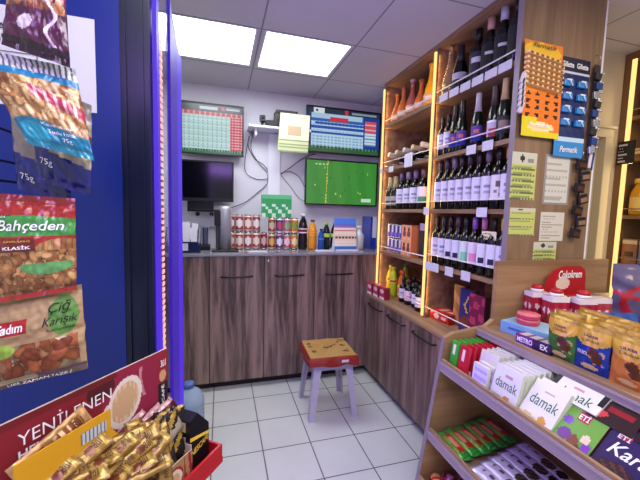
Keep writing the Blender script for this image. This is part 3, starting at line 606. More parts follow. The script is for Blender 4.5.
for i, (y, c_, z) in enumerate([(1.565, '#8a5a40', 1.1528), (1.468, '#6a7a90', 1.1528), (1.37, '#4a3a30', 1.1528)]):
    carton('chocolate_box', ['brown', 'grey blue', 'dark brown'][i]+' small box on the far shelf, below the golden bottle', (2.68, y, z), -PI/2, (.085, .06, .17), {'front': (lambda cc: (lambda u, v: hx('#c8b890') if .78 < v < .95 else hx('#20181a') if inell(u, v, .5, .4, .35, .12) < 1 else cc))(hx(c_))}, 'boxes on the far shelf', base=c_)
for i, y in enumerate([1.55, 1.45]):
    carton('cigarillo_box', 'small cream and gold box, '+['left', 'right'][i]+' one on the far shelf under the black board', (2.66, y, 1.8628), -PI/2, (.075, .05, .06+.02*i), {'front': lambda u, v: hx('#e0c890') if v > .4 else hx('#8a4a28')}, 'small boxes under the black board', base='#d8c090')
for i, y in enumerate([1.56, 1.44, 1.33]):
    carton('snack_box', 'dark box on the lowest visible far shelf, '+ORD[i]+' from the light strip', (2.68, y, .8128), -PI/2, (.10, .08, .16+.03*i), {'front': lambda u, v: hx('#3a3a44') if v < .6 else hx('#a8a8b8')}, 'boxes on the lowest visible far shelf', base='#2a2a30')
for i, y in enumerate([1.54, 1.42]):
    bottle('bordeaux', 'glass_dark', '#c8a870', '#8a2a1c', 'dark liquor bottle high on the far shelf, '+['left', 'right'][i]+' one', (2.69, y, 2.1328), 'bottles high on the far shelf', .28, .04)

# ================================================================== BACK WALL THINGS
def tv(name, label, x0, x1, z0, z1, y, art, nx, ny, th=.045, bez=.016, emit=True, bot=None):
    T = thing(name, label, 'television', ((x0+x1)/2, y, z0)); w_, h_ = x1-x0, z1-z0; bt = bot or bez
    m = MB(); 
    for s_ in (-1, 1): m.box((s_*(w_/2-bez/2), 0, h_/2), (bez, .02, h_), g('black_plastic'), bev=.002)
    m.box((0, 0, h_-bez/2), (w_-2*bez, .02, bez), g('black_plastic')); m.box((0, 0, bt/2), (w_-2*bez, .02, bt), g('black_plastic')); m.build('bezel', T)
    m = MB(); m.quadart((-w_/2+bez, -.004, bt), (w_-2*bez, 0, 0), (0, 0, h_-bez-bt), nx, ny, art, g('print_screen') if emit else g('black_gloss')); m.build('screen', T)
    m = MB(); m.box((0, th/2+.01, h_/2), (w_*.97, th, h_*.95), g('black_plastic'), bev=.006); m.build('back_cover', T)
    m = MB(); d0 = 3.254-y-th-.01; m.box((0, th+.01+d0/2, h_/2), (.20, d0, .16), g('dark_grey')); m.build('wall_bracket', T); return T
def art_table(u, v):
    if v > .86:
        if .28 < u < .58 and .90 < v < .96: return hx('#b8c0c8')
        if .64 < u < .69 and .89 < v < .97: return hx('#c03040')
        if .72 < u < .95 and .91 < v < .95: return hx('#a8b0b8')
        return hx('#22323a')
    if v < .09: return hx('#2a6a3c') if v < .05 else hx('#103020') if int(u*44) % 2 else hx('#5aa070')
    if v > .78: return hx('#b83040') if int(u*34) % 3 else hx('#d88890')
    if u > .79: return hx('#c83848') if (int(v*34) % 2) else (hx('#e8a8b0') if int(u*60) % 3 else hx('#b83040'))
    if int(v*34) % 2 == 0 and int(u*52) % 4 == 1: return hx('#7a9aa0')
    return hx('#bcdcd8') if int(v*17) % 2 else hx('#aed0d0')
T = tv('television', 'wall television showing a pale betting table with a red column', -.33, .197, 1.925, 2.368, 3.17, art_table, 104, 68, bez=.012)
T = tv('monitor', 'dark switched off monitor below the table television', -.33, .110, 1.513, 1.865, 3.12, lambda u, v: (0.01, 0.01, 0.03), 2, 2, emit=False, bez=.012, bot=.03)
m = MB(); m.box((-.06, .03, -.045), (.22, .02, .09), g('black_plastic')); m.box((-.02, 0, -.075), (.24, .14, .012), g('black_plastic'), bev=.003); m.build('stand', T)
def art_odds(u, v):
    if v > .88:
        if .08 < u < .22 and v > .89: return hx('#d8e0e8') if not inell(u, v, .12, .94, .015, .03) < 1 else hx('#103060')
        if .50 < u < .55: return hx('#c03040')
        if .6 < u < .95 and .91 < v < .96: return hx('#8890a0')
        return hx('#1c2c44')
    if v < .14:
        return hx('#2c5a38') if v < .09 else hx('#1c3a28') if int(u*40) % 2 else hx('#4a8a5a')
    if u < .05: return hx('#142c60')
    if u > .77:
        if .79 < u < .95 and (.52 < v < .80): return hx('#d05060') if int(v*26) % 3 else hx('#e8a8b0')
        if .79 < u < .95 and .22 < v < .52: return hx('#c8dce8') if int(v*40) % 3 else hx('#5a8ac0')
        return hx('#143c90')
    if .72 < v < .82 and .30 < u < .55: return hx('#c83040')
    if v > .70: return hx('#a8c8e0') if u < .75 and v > .76 else hx('#2a5ab0')
    if .54 < v < .60 or .42 < v < .46: return hx('#1e4aa8')
    if .64 < v < .68 and u > .1: return hx('#1e4aa8')
    if int(v*44) % 3 == 0 and int(u*60) % 3: return hx('#7fa8cc')
    return hx('#b4d4ea')
T = tv('television', 'wall television showing a blue betting table, above the football screen', .776, 1.552, 2.017, 2.455, 3.17, art_odds, 104, 60, bez=.014)
rf = random.Random(4); players = [(rf.uniform(.06, .94), rf.uniform(.12, .9)) for _ in range(16)]
def art_pitch(u, v):
    if inrect(u, v, .78, .93, .07, .15): return hx('#c8e0d0')
    if inrect(u, v, .1, .28, .90, .925) and int(u*60) % 3: return hx('#a8d8a8')
    if abs(u-.27-.02*v) < .007 and int(v*50) % 4: return hx('#c8c840')
    for a, c_ in players:
        if abs(u-a) < .006 and abs(v-c_) < .02: return hx('#1c3020') if int(a*90) % 2 else hx('#c8d850')
    return hx('#358a30') if int(u*9+v*.8) % 2 else hx('#3c9034')
T = tv('television', 'wall television showing a green football pitch', .778, 1.540, 1.517, 1.960, 3.17, art_pitch, 110, 60, bez=.013)
# router shelf
m = MB(); m.box((.515, 3.15, 2.188), (.56, .20, .02), g('white_plastic'), bev=.002)
for x in (.30, .70): m.box((x, 3.17, 2.15), (.02, .15, .06), g('white_plastic'))
tag(m.build('wall_shelf'), 'small white wall shelf carrying the router between the televisions', 'shelf')
T = thing('router', 'dark router with two stub antennas on the small white wall shelf', 'router', (.575, 3.13, 2.1985))
m = MB(); m.box((-.02, 0, .03), (.34, .12, .05), g('black_plastic'), bev=.006); m.box((0, 0, .0025), (.2, .1, .005), g('black_plastic')); m.build('body', T)
m = MB(); m.box((.0, -.01, .140), (.20, .09, .03), g('dark_grey'), bev=.006); m.box((-.03, -.01, .09), (.15, .07, .075), g('black_plastic')); m.build('upper_box', T)
for x in (-.1, .1): m = MB(); m.tube([(x, .05, .05), (x, .055, .15)], .006, g('black_plastic')); m.build('antenna', T)
T = thing('camera', 'small black gadget on the left end of the white wall shelf', 'camera', (.36, 3.13, 2.198))
m = MB(); m.lathe([(.03, 0), (.03, .008), (.012, .02), (.014, .045)], g('black_plastic')); m.box((0, 0, .075), (.05, .04, .06), g('black_plastic'), bev=.008); m.build('body', T)
m = MB(); m.tube([(0, 0, 0), (0, -.004, 0)], .012, g('black_gloss'), 14); m.build('lens', T, (0, -.02, .08))
m = MB(); m.box((.489, 3.248, 1.64), (.12, .012, 1.06), WP); m.box((.489, 3.240, 1.64), (.112, .006, 1.06), g('white_plastic'), bev=.002); tag(m.build('cable_duct'), 'wide white vertical cable duct on the back wall below the small shelf', 'cable duct')
def hung(u, v):
    if inrect(u, v, .28, .74, .42, .68): return hx('#c8b088')
    if v < .33: return hx('#cfd0a0') if int(v*50) % 3 else hx('#8aa870')
    return hx('#e6e8c0')
T = thing('hanging_paper', 'yellowish paper sheets hanging from the white wall shelf beside the blue television', 'paper', (.64, 3.030, 1.98))
m = MB(); m.grid(lambda u, v: (-.135+.27*u+.012*(v-1), .0-.01*math.sin(v*2.5), .335*v), 22, 28, hung, g('print_paper'), False); m.build('front_sheet', T)
m = MB(); m.grid(lambda u, v: (-.155+.25*u+.02*v, .008, .02+.30*v), 8, 12, lambda u, v: hx('#cfe0a0') if u < .1 or v > .9 else hx('#dfe4c8'), g('print_paper'), False); m.build('rear_sheet', T)
m = MB(); m.box((0, .010, .325), (.10, .012, .03), g('black_plastic')); m.box((.0, .03, .20), (.02, .04, .012), g('white_plastic')); m.build('clip', T)
def cable(name, label, pts, r=.004, m_='black_plastic'):
    # smooth the polyline
    P = [Vector(p) for p in pts]; out = []
    for i in range(len(P)-1):
        p0, p1, p2, p3 = P[max(i-1, 0)], P[i], P[i+1], P[min(i+2, len(P)-1)]
        for k_ in range(6):
            t_ = k_/6; out.append(0.5*((2*p1)+(p2-p0)*t_+(2*p0-5*p1+4*p2-p3)*t_*t_+(3*p1-p0-3*p2+p3)*t_**3))
    out.append(P[-1]); m = MB(); m.tube(out, r, g(m_), 6); return tag(m.build(name), label, 'cable', 'cables on the back wall')
cable('cable', 'black cable looping down from the left end of the white shelf to the duct', [(.27, 3.215, 2.17), (.24, 3.22, 2.05), (.30, 3.222, 1.93), (.38, 3.224, 1.88), (.425, 3.224, 1.83)])
cable('cable', 'inner black cable from the white shelf to the duct', [(.29, 3.235, 2.18), (.27, 3.24, 2.02), (.34, 3.245, 1.90), (.43, 3.235, 1.81)], .003)
cable('cable', 'grey cable hanging loosely left of the duct', [(.25, 3.23, 2.13), (.215, 3.24, 1.90), (.23, 3.24, 1.79), (.33, 3.245, 1.74), (.43, 3.24, 1.75)], .003, 'dark_grey')
cable('cable', 'black cable running from the duct down to the switched off monitor', [(.43, 3.235, 1.79), (.42, 3.24, 1.70), (.33, 3.245, 1.61), (.22, 3.24, 1.52), (.08, 3.22, 1.46)], .0035)
cable('cable', 'black cable from the duct up to the blue betting television', [(.555, 3.235, 1.80), (.66, 3.24, 1.88), (.78, 3.235, 1.97), (.90, 3.23, 2.02)])
cable('cable', 'black cable arching from the duct to behind the football television', [(.555, 3.235, 1.81), (.65, 3.24, 1.83), (.74, 3.245, 1.78), (.80, 3.24, 1.68)], .003)
cable('cable', 'lowest thin cable from the duct towards the football television', [(.555, 3.24, 1.79), (.64, 3.245, 1.70), (.74, 3.245, 1.58), (.80, 3.24, 1.55)], .0022, 'dark_grey')

# ------------------------------------------------------------------ on the back counter
canr = lambda c1, c2, c3: (lambda u, v: hx(c3) if v > .85 or v < .1 else hx(c1) if inell((u*2) % 1, v, .5, .5, .3, .28) < 1 else hx(c2))
G = 'cans on the back counter'
cr_ = [('#e8d8c8', '#b04030', '#d8c0b0'), ('#3a2020', '#c07060', '#e0d0c0'), ('#e8e0d8', '#9a3040', '#c09080')]
for k_, (x, y, lv, a) in enumerate([(.155, 2.98, 0, 0), (.228, 2.98, 0, 2), (.300, 2.98, 0, 0), (.155, 2.98, 1, 2), (.228, 2.98, 1, 0), (.300, 2.98, 1, 2)]):
    can(['left', 'middle', 'right'][k_ % 3]+' red and cream drink can in the '+['lower', 'upper'][lv]+' layer beside the steel thermos', (x, y, ZB+lv*.152), G, .034, .15, canr(*cr_[a]))
can('red and cream drink can half hidden directly behind the steel thermos, lower one', (.085, 3.0, ZB), G, .034, .15, canr(*cr_[0])); can('red and cream drink can half hidden directly behind the steel thermos, upper one', (.085, 3.0, ZB+.152), G, .034, .15, canr(*cr_[2]))
can('dark red drink can standing alone in the middle of the can row', (.365, 2.97, ZB), G, .030, .15, canr('#d8a0a0', '#5a1c24', '#a05050'))
tower = [(.432, '#d8a050', '#7a3028', '#c8b090'), (.50, '#e0e0e8', '#4a3a70', '#c04060'), (.568, '#e8c8d0', '#c04878', '#80b070'), (.635, '#f0d8a0', '#d87028', '#7a9a30')]
nm = ['brown', 'violet', 'pink', 'orange']
for j, (x, a, b_, c_) in enumerate(tower):
    for lv in range(2):
        can(nm[j]+' patterned drink can, '+['lower', 'upper'][lv]+' one of its pile under the green box', (x, 2.95, ZB+lv*.142), G, .0325, .14, canr(*((a, b_, c_) if lv == 0 else (c_, b_, a))))
mat('cola', '#1a0c0c', .1); mat('orange_pop', '#e09020', .15); mat('blue_pop', '#1c4a9a', .15); mat('dark_pop', '#14201c', .12); mat('lime_top', '#90c830', .3)
G = 'soft drink bottles on the back counter'
bottle('soda', 'cola', '#d8c8d0', '#e8e8ee', 'dark cola bottle with white cap under the football television', (.715, 2.95, ZB), G, .32, .043, la('#d8d0d8', [(.1, .9, .3, .7, '#7a1c28')]))
bottle('soda', 'orange_pop', '#e8a030', '#5a4a50', 'orange soda bottle right of the cola', (.800, 2.93, ZB), G, .27, .040, la('#e8a838', [(.1, .9, .2, .8, '#e89020')]))
bottle('soda', 'blue_pop', '#1c3a8a', '#101a3a', 'short blue drink bottle right of the orange soda', (.868, 2.88, ZB), G, .19, .030, la('#1c3a8a', [(.1, .9, .2, .8, '#4a7ac0')]))
bottle('soda', 'dark_pop', '#a8d848', '#b8e050', 'dark bottle with lime green top, left of its twin', (.938, 2.95, ZB), G, .245, .036, la('#b8d850', []))
bottle('soda', 'dark_pop', '#a8d848', '#b8e050', 'dark bottle with lime green top, right of its twin', (1.015, 2.95, ZB), G, .245, .036, la('#a8d848', []))
# green display box on top of cans
T, S = carton('green_box', 'green display box with white pattern standing on the drink cans', (.470, 2.95, ZB+.2845), 0, (.26, .06, .195), {'front': lambda u, v: hx('#c8e8d0') if (int(u*9)+int(v*6)) % 3 == 0 and v < .6 else hx('#2c9a54') if v < .8 else hx('#58b878'), 'right': '#1c6a38', 'top': '#3aa060', 'left': '#2c8a4a'}, base='#2c8a4a', res=24)
m = MB(); m.quadart((.355, 3.06, 1.405), (.26, 0, 0), (0, 0, .20), 2, 2, None, g('white_plastic')) if False else None
# flat brochure stand
def broch(u, v):
    if v > .82: return hx('#4a7ad8')
    if v > .72: return hx('#6a5ab0') if int(u*20) % 2 else hx('#4a7ad8')
    if v < .12: return hx('#2a6ab0')
    if .36 < v < .42: return hx('#4a3838') if int(u*20) % 3 else hx('#c0b0a8')
    if v > .55 and int(v*30) % 3 == 0: return hx('#c86a70')
    return hx('#e8c8a8') if int(v*16) % 2 else hx('#e4d4cc')
T = thing('brochure_holder', 'blue and cream leaflet pile in a slanted holder on the back counter', 'brochure', (1.065, 2.79, ZB))
m = MB(); m.grid(lambda u, v: (-.105+.21*u+.02*v, .09*v-.02, .005+.285*v), 20, 30, broch, g('print_paper'), False); m.build('leaflet', T)
m = MB(); m.box((.01, .045, .008), (.21, .15, .014), g('white_plastic'))
for s_ in (-1, 1): m.poly([(s_*.105+.02, -.022, .0), (s_*.105+.02, .12, .0), (s_*.105+.03, .078, .27)], g('white_plastic'))
m.build('holder', T)
T = thing('white_jar', 'white plastic dispenser bottle right of the leaflets', 'bottle', (1.270, 2.96, ZB))
m = MB(); m.lathe([(0, 0), (.042, 0), (.045, .01), (.045, .13), (.03, .155), (.018, .165), (.018, .19)], g('white_plastic')); m.build('body', T)
m = MB(); m.lathe([(.024, 0), (.024, .03), (0, .03)], g('white_plastic'), (0, 0, .19)); m.build('cap', T)
T, S = carton('blue_binder', 'blue folder standing at the right end of the back counter', (1.40, 3.02, ZB), 0, (.06, .20, .31), {'front': lambda u, v: hx('#e8e8f0') if (u > .35 and v > .35) else hx('#2a3aa8'), 'left': '#23389a'}, base='#24389c', cat='folder')
m = MB(); m.box((.0, 0, 0), (.16, .07, .012), g('paper_white'), bev=.002); tag(m.build('paper_slip', None, (.86, 2.75, ZB+.0065)), 'small pale block of slips lying on the counter edge before the soda bottles', 'paper')
m = MB(); m.box((0, 0, 0), (.15, .05, .008), g('paper_white'), rot=Matrix.Rotation(R(8), 3, 'Z')); tag(m.build('paper_slip', None, (.29, 2.76, ZB+.004)), 'thin white paper slip lying before the red cans', 'paper')
# left: thermos, terminal, cards
T = thing('thermos', 'tall stainless steel dispenser standing at the left of the cans', 'thermos', (.035, 2.90, ZB))
m = MB(); m.lathe([(0, 0), (.052, 0), (.052, .34), (.046, .365), (.0, .372)], mat('steel', '#b8b8c0', .42, .6), seg=24); m.build('body', T)
m = MB(); m.box((-.062, -.02, .27), (.045, .05, .13), g('black_plastic'), bev=.008); m.box((-.058, -.01, .12), (.03, .05, .2), g('dark_grey'), bev=.006); m.build('handle', T)
m = MB(); m.box((.0, -.035, .008), (.21, .15, .016), g('black_gloss'), bev=.005); m.build('drip_tray', T)
T = thing('card_organiser', 'dark blue desk organiser filled with white slips beside the violet panel', 'organiser', (-.285, 2.85, ZB))
mat('navy_plastic', '#141c48', .3)
m = MB(); m.prism([(-.11, 0), (.11, 0), (.11, .17), (.04, .19), (-.06, .075), (-.11, .06)], 'X', -.13, -.115, g('navy_plastic')); m.prism([(-.11, 0), (.11, 0), (.11, .17), (.04, .19), (-.06, .075), (-.11, .06)], 'X', .115, .13, g('navy_plastic')); m.box((0, 0, .008), (.23, .21, .014), g('navy_plastic')); m.box((0, -.1, .045), (.23, .008, .08), g('navy_plastic')); m.box((0, .0, .05), (.23, .008, .09), g('navy_plastic')); m.box((0, .1, .09), (.23, .008, .16), g('navy_plastic')); m.build('tray', T)
rr_ = random.Random(3)
for i in range(8):
    m = MB(); m.box((-.085+.055*(i % 4), .075-.075*(i//4)-.02, .15-.045*(i//4)+rr_.uniform(-.01, .01)), (.05, .012, .16), g('paper_white'), rot=Matrix.Rotation(R(-12), 3, 'X')@Matrix.Rotation(R(rr_.uniform(-6, 6)), 3, 'Y')); m.build('slip_stack', T)
m = MB(); m.box((.0, -.106, .045), (.09, .002, .055), g('paper_white')); m.build('front_label', T)
m = MB(); m.box((-.13, 3.24, 1.385), (.28, .02, .20), g('white_plastic'), bev=.004)
for x in (-.20, -.08, .0): m.tube([(x, 3.232, 1.40), (x, 3.218, 1.40)], .019, g('dark_grey'), 12)
tag(m.build('wall_socket'), 'white wall panel with three dark sockets under the switched off monitor', 'socket')
cable('cable', 'thin white cable hanging from the socket panel to the counter', [(-.08, 3.216, 1.40), (-.10, 3.15, 1.30), (-.13, 3.08, 1.20), (-.10, 3.03, ZB+.008)], .004, 'white_plastic')
T = thing('desk_telephone', 'dark handset and charger lying between the organiser and the thermos', 'telephone', (-.125, 2.98, ZB))
m = MB(); m.box((0, 0, .02), (.085, .12, .04), g('black_plastic'), bev=.008); m.build('base', T)
m = MB(); m.box((0, .02, .11), (.045, .03, .16), g('navy_plastic'), rot=Matrix.Rotation(R(-14), 3, 'X'), bev=.01); m.build('handset', T)

# ================================================================== STOOL
mat('stool_plastic', '#b4b0c6', .35)
T = thing('plastic_stool', 'pale plastic stool with splayed legs on the tiled floor', 'stool', (.765, 2.28, 0), R(-1)); Mt = g('stool_plastic')
m = MB(); m.box((0, 0, .405), (.27, .27, .025), Mt, bev=.008)
for sx_, sy_ in ((0, -1), (0, 1), (1, 0), (-1, 0)):
    if sx_ == 0: m.box((0, sy_*.133, .373), (.27, .008, .06), Mt)
    else: m.box((sx_*.133, 0, .373), (.008, .27, .06), Mt)
m.build('seat', T)
for sx_ in (-1, 1):
    for sy_ in (-1, 1):
        m = MB(); n0 = []
        for z, off, w_ in ((.40, .139, .075), (.36, .143, .06), (.31, .148, .05), (.16, .163, .044), (0, .178, .040)):
            cx, cyy = sx_*off, sy_*off; iw = -sx_*w_; jw = -sy_*w_; t_ = .007
            # L-shaped section
            n0.append([(cx, cyy, z), (cx+iw, cyy, z), (cx+iw, cyy-sy_*t_, z), (cx-sx_*t_, cyy-sy_*t_, z), (cx-sx_*t_, cyy+jw, z), (cx, cyy+jw, z)])
        ids = [m.add(q) for q in n0]
        for a, b_ in zip(ids[:-1], ids[1:]):
            for k_ in range(6): k2 = (k_+1) % 6; m.face((a+k_, a+k2, b_+k2, b_+k_), Mt)
        m.face([ids[0]+k_ for k_ in range(6)], Mt); m.face([ids[-1]+k_ for k_ in range(6)], Mt); m.build('leg', T)
# folded sack on the stool
T = thing('wrapped_parcel', 'flat brown cardboard parcel with black writing and red wrap lying on the stool', 'parcel', (.752, 2.25, .4180), R(-2))
mat('red_wrap', '#8c2a24', .3, bump=.4, bscale=40)
def pS(u, v):
    x = -.165+.33*u; y = -.16+.32*v; return Vector((x, y, .047+.006*noise.noise(Vector((x*12, y*12, 3)))))
parc = lines_art(hx('#b08a4a'), hx('#a47e40'), 8, 4)
m = MB(); m.grid(pS, 20, 20, parc, g('print_paper'), False)
for (p0, du, dv) in (((-.165, -.16, .02), (.33, 0, 0), (0, 0, .026)), ((.165, -.16, .02), (0, .32, 0), (0, 0, .026)), ((.165, .16, .02), (-.33, 0, 0), (0, 0, .026)), ((-.165, .16, .02), (0, -.32, 0), (0, 0, .026))): m.quadart(p0, du, dv, 1, 1, lambda u, v: hx('#9a6a3a'), g('print_paper'))
m.box((0, 0, .012), (.325, .315, .022), g('red_wrap')); m.build('cardboard_top', T)
m = MB()
def band(u, v):      # crinkled skirt hanging around
    pass
rw = random.Random(9); P1 = [(-.172, -.168), (.172, -.168), (.172, .168), (-.172, .168)]
pts = []
for k_ in range(4):
    a, b_ = P1[k_], P1[(k_+1) % 4]
    for j in range(8): t_ = j/8; pts.append((a[0]*(1-t_)+b_[0]*t_, a[1]*(1-t_)+b_[1]*t_))
n = len(m.v); NP = len(pts)
for lv, (sc, z) in enumerate(((.965, .046), (1.0, .038), (1.04, .015), (1.03, -.018))):
    for (x, y) in pts:
        q = 1+(rw.uniform(-.02, .03) if lv else 0); m.v.append(Vector((x*sc*q, y*sc*q, z+(rw.uniform(-.010, .010) if lv > 1 else 0))))
for lv in range(3):
    for k_ in range(NP): k2 = (k_+1) % NP; m.face((n+lv*NP+k_, n+lv*NP+k2, n+(lv+1)*NP+k2, n+(lv+1)*NP+k_), g('red_wrap'))
m.build('red_wrap', T)
S = lambda u, v: pS(u, v)+Vector((0, 0, .0055))
mb = MB()
text(None, '茶叶', S, .36, .60, .42, .62, g('ink_brown'), into=mb) if False else None
for (u0, v0, s_, sd) in ((.05, .55, .13, 1), (.05, .15, .13, 2), (.40, .42, .11, 3), (.55, .44, .11, 4), (.80, .68, .12, 5), (.80, .42, .12, 6), (.82, .14, .12, 7)):
    r2 = random.Random(sd)
    for k_ in range(5):
        a = (u0+s_*r2.random(), v0+s_*1.4*r2.random()); b_ = (a[0]+s_*r2.uniform(-.7, .7), a[1]+s_*r2.uniform(-.7, .7)*(1 if k_ % 2 else .1)); p, q = S(*a), S(*b_)
        p.z += .002; q.z = p.z; mb.tube([p, q], .0022, g('ink_black'), 4)
mb.build('lettering', T)
S2 = flatS((.02, -.18, .0), (.12, 0, 0), (0, 0, .04), (0, -1, 0), .002)
mm = MB(); mm.box((.075, -.181, .018), (.05, .002, .018), g('paper_white')); mm.build('white_label', T)

# water bottle on the floor
T = thing('water_bottle', 'large clear blue tinted water bottle on the floor behind the black box', 'bottle', (-.185, 2.12, 0))
mat('clear_blue', '#b4cbe6', .2, trans=.35, ior=1.2); mat('cap_blue', '#5a78b8', .35)
prof = [(0, .004), (.07, 0), (.088, .012)]
for i in range(8): z = .03+.028*i; prof += [(.09, z), (.084, z+.014)]
prof += [(.09, .25), (.088, .275), (.066, .32), (.032, .345), (.026, .35), (.026, .362)]
m = MB(); m.lathe(prof, g('clear_blue'), seg=28); m.build('body', T)
m = MB(); m.lathe([(.031, .352), (.031, .378), (.028, .382), (0, .382)], g('cap_blue'), seg=18); m.build('cap', T)

# ================================================================== GONDOLA (chocolate display)
T = thing('display_shelf', 'stepped wooden display shelf of chocolates in the right foreground', 'display shelf', (1.25, .7, 0)); GD, BD = g('wood_gondola'), g('wood_board')
mat('lip_plastic', '#9a8a94', .25)
def gb(x0, x1, y0, y1, z0, z1): return ((x0+x1)/2-1.25, (y0+y1)/2-.7, (z0+z1)/2), (x1-x0, y1-y0, z1-z0)
YG0, YG1 = -.45, 1.268
m = MB(); out = [(.86, 0), (2.0, 0), (2.0, 1.238), (1.262, 1.238), (1.262, .955), (1.22, .925), (1.04, .905), (.992, .885), (.978, .77), (.93, .45)]
m.prism([(x-1.25, z) for x, z in out], 'Y', YG1-.7, YG1+.022-.7, BD)
o = m.build('side_panel', T)
m = MB(); ed = [(.86, 0), (.93, .45), (.978, .77), (.992, .885)]
for a, b_ in zip(ed[:-1], ed[1:]):
    m.poly([(a[0]-1.25-.002, YG1-.7, a[1]), (b_[0]-1.25-.002, YG1-.7, b_[1]), (b_[0]-1.25-.002, YG1+.022-.7, b_[1]), (a[0]-1.25-.002, YG1+.022-.7, a[1])], EB)
m.build('edge_band', T)
def tier(z, x0, x1, slope=0):
    m = MB(); m.box(*gb(x0, x1, YG0, YG1, z-.018, z), GD); return m.build('shelf', T)
def lip(x, z0, z1, th=.012):
    m = MB(); m.box(*gb(x, x+th, YG0, YG1, z0, z1), GD); m.build('lip', T)
    m = MB(); m.box(*gb(x-.006, x, YG0, YG1, z0+.004, z1-.012), g('lip_plastic'), bev=.002); m.box(*gb(x-.009, x-.006, YG0, YG1, z1-.022, z1-.016), g('lip_plastic')); m.box(*gb(x-.009, x-.006, YG0, YG1, z0+.006, z0+.010), g('lip_plastic')); m.build('price_channel', T)
tier(.745, .985, 1.45); lip(.978, .728, .788)
tier(.925, 1.185, 2.0); lip(1.172, .885, .932)
m = MB(); m.box(*gb(1.30, 1.32, YG0, YG1, .745, .907), GD); m.build('riser', T)
tier(.425, .94, 1.45); lip(.932, .405, .462)
tier(.19, .90, 1.45); lip(.892, .17, .232)
m = MB(); m.box(*gb(1.45, 1.47, YG0, YG1, 0, .907), BD); m.build('back_panel', T)
Z1, Z2, Z3, Z4 = .7475, .9258, .4258, .1908
# thin upright packs: face -x. row(from X0 back to +X)
def packrow(name, cat, n_, x0, dx, y, z, w_, th, h_, art, base, lean, labelf, grp, letters=None, lm=None, luv=None, rz=-PI/2, shear=0, bold=0.0, top=None):
    first = None
    for i in range(n_):
        loc = (x0+dx*i, y, z+abs(math.sin(lean))*th/2)
        if first is None:
            first, S = carton(name, labelf(i), loc, rz, (w_, th, h_), {'front': art, 'top': top or base, 'right': base, 'left': base}, grp, cat, base, res=26); first.rotation_euler = (0, 0, 0)
            first.rotation_mode = 'XYZ'
            first.rotation_euler = Matrix.Rotation(rz, 4, 'Z').__matmul__(Matrix.Rotation(-lean, 4, 'X')).to_euler()
            if letters: text(first, letters, S, luv[0], luv[1], luv[2], luv[3], lm, bold, shear)
        else:
            dup(first, loc, tuple(first.rotation_euler), labelf(i), grp)
    return first
greenart = lambda u, v: hx('#f0f0e0') if (.3 < u < .6 and .55 < v < .9) else hx('#7a3a2a') if v < .25 else hx('#3fae3a')
packrow('chocolate_pack', 'chocolate', 9, 1.012, .031, 1.232, Z1, .045, .014, .134, greenart, '#4aa83a', R(8), lambda i: 'bright green chocolate pack beside the side panel, '+ORD[i]+' from the aisle', 'bright green chocolate packs in a row')
redart2 = lambda u, v: hx('#f0d8d8') if (.3 < u < .6 and .5 < v < .88) else hx('#e0b8c0') if v < .2 else hx('#c41c38')
packrow('chocolate_pack', 'chocolate', 8, 1.012, .031, 1.172, Z1, .052, .014, .134, redart2, '#b81c30', R(8), lambda i: 'red chocolate pack between green and white rows, '+ORD[i]+' from the aisle', 'red chocolate packs in a row')
whart = lambda u, v: hx('#2c2c2c') if (abs(u-.5) < .22 and .45 < v < .50+.06*math.sin(u*30)) else hx('#8a9a70') if v < .1 else hx('#dedcd8')
packrow('chocolate_pack', 'chocolate', 8, 1.055, .026, 1.085, Z1, .095, .014, .137, whart, '#d4d6cc', R(12), lambda i: 'small white chocolate pack right of the red row, '+ORD[i]+' from the aisle', 'small white chocolate packs in a row')
lil = lambda u, v: hx('#b8a8e0') if int(v*7) % 2 and u > .1 else hx('#d8d0f0')
packrow('chocolate_pack', 'chocolate', 2, 1.0, .028, 1.055, Z1, .075, .018, .105, lil, '#dcdcd0', R(6), lambda i: ('front' if i == 0 else 'rear')+' lilac striped pack leaning before the small white packs', 'lilac packs')
def damart(u, v):
    if inell(u, v, .62, .18, .13, .10) < 1: return hx('#c89a50')
    if inell(u, v, .25, .12, .2, .08) < 1: return hx('#7a3040') if u < .3 else hx('#4a7a30')
    if inrect(u, v, .4, .66, .74, .80): return hx('#c890a0')
    return hx('#e4e2e6')
def damart2(u, v):
    if inell(u, v, .68, .16, .11, .10) < 1: return hx('#d89a40')
    if inell(u, v, .25, .08, .3, .10) < 1: return hx('#d8c090')
    if inrect(u, v, .4, .66, .76, .82): return hx('#c0a0a8')
    return hx('#e6e4e6')
packrow('chocolate_pack', 'chocolate', 9, 1.010, .026, .948, Z1, .118, .016, .139, damart, '#c4d0a8', R(14), lambda i: 'white square chocolate pack with green edge in the long leaning row, '+ORD[i]+' from the aisle', 'white chocolate packs in a long leaning row', 'damak', g('ink_green'), (.12, .92, .42, .68), top='#e4e2e0')
packrow('chocolate_pack', 'chocolate', 2, 1.012, .026, .822, Z1, .122, .016, .150, damart2, '#d8dcc8', R(36), lambda i: 'white square chocolate pack with almond picture before the green pack, '+ORD[i]+' from the aisle', 'white chocolate packs beside the green and violet pack', 'damak', g('ink_green'), (.12, .92, .42, .68), top='#e4e2e0')
T, S = carton('chocolate_pack', 'white chocolate pack with dark pointed corners tilted over the white row', (1.098, .770, Z1+.102), 0, (.165, .010, .075), {'front': lambda u, v: hx('#1c1c1c') if (u < .12 or u > .9) and v > .4 else hx('#c890a0') if inrect(u, v, .4, .62, .72, .8) else hx('#e0e0e2')}, cat='chocolate', base='#d8d8d8')
T.rotation_euler = Matrix.Rotation(-PI/2, 4, 'Z').__matmul__(Matrix.Rotation(-R(52), 4, 'X')).to_euler(); text(T, 'damak', S, .18, .85, .15, .60, g('ink_green'))
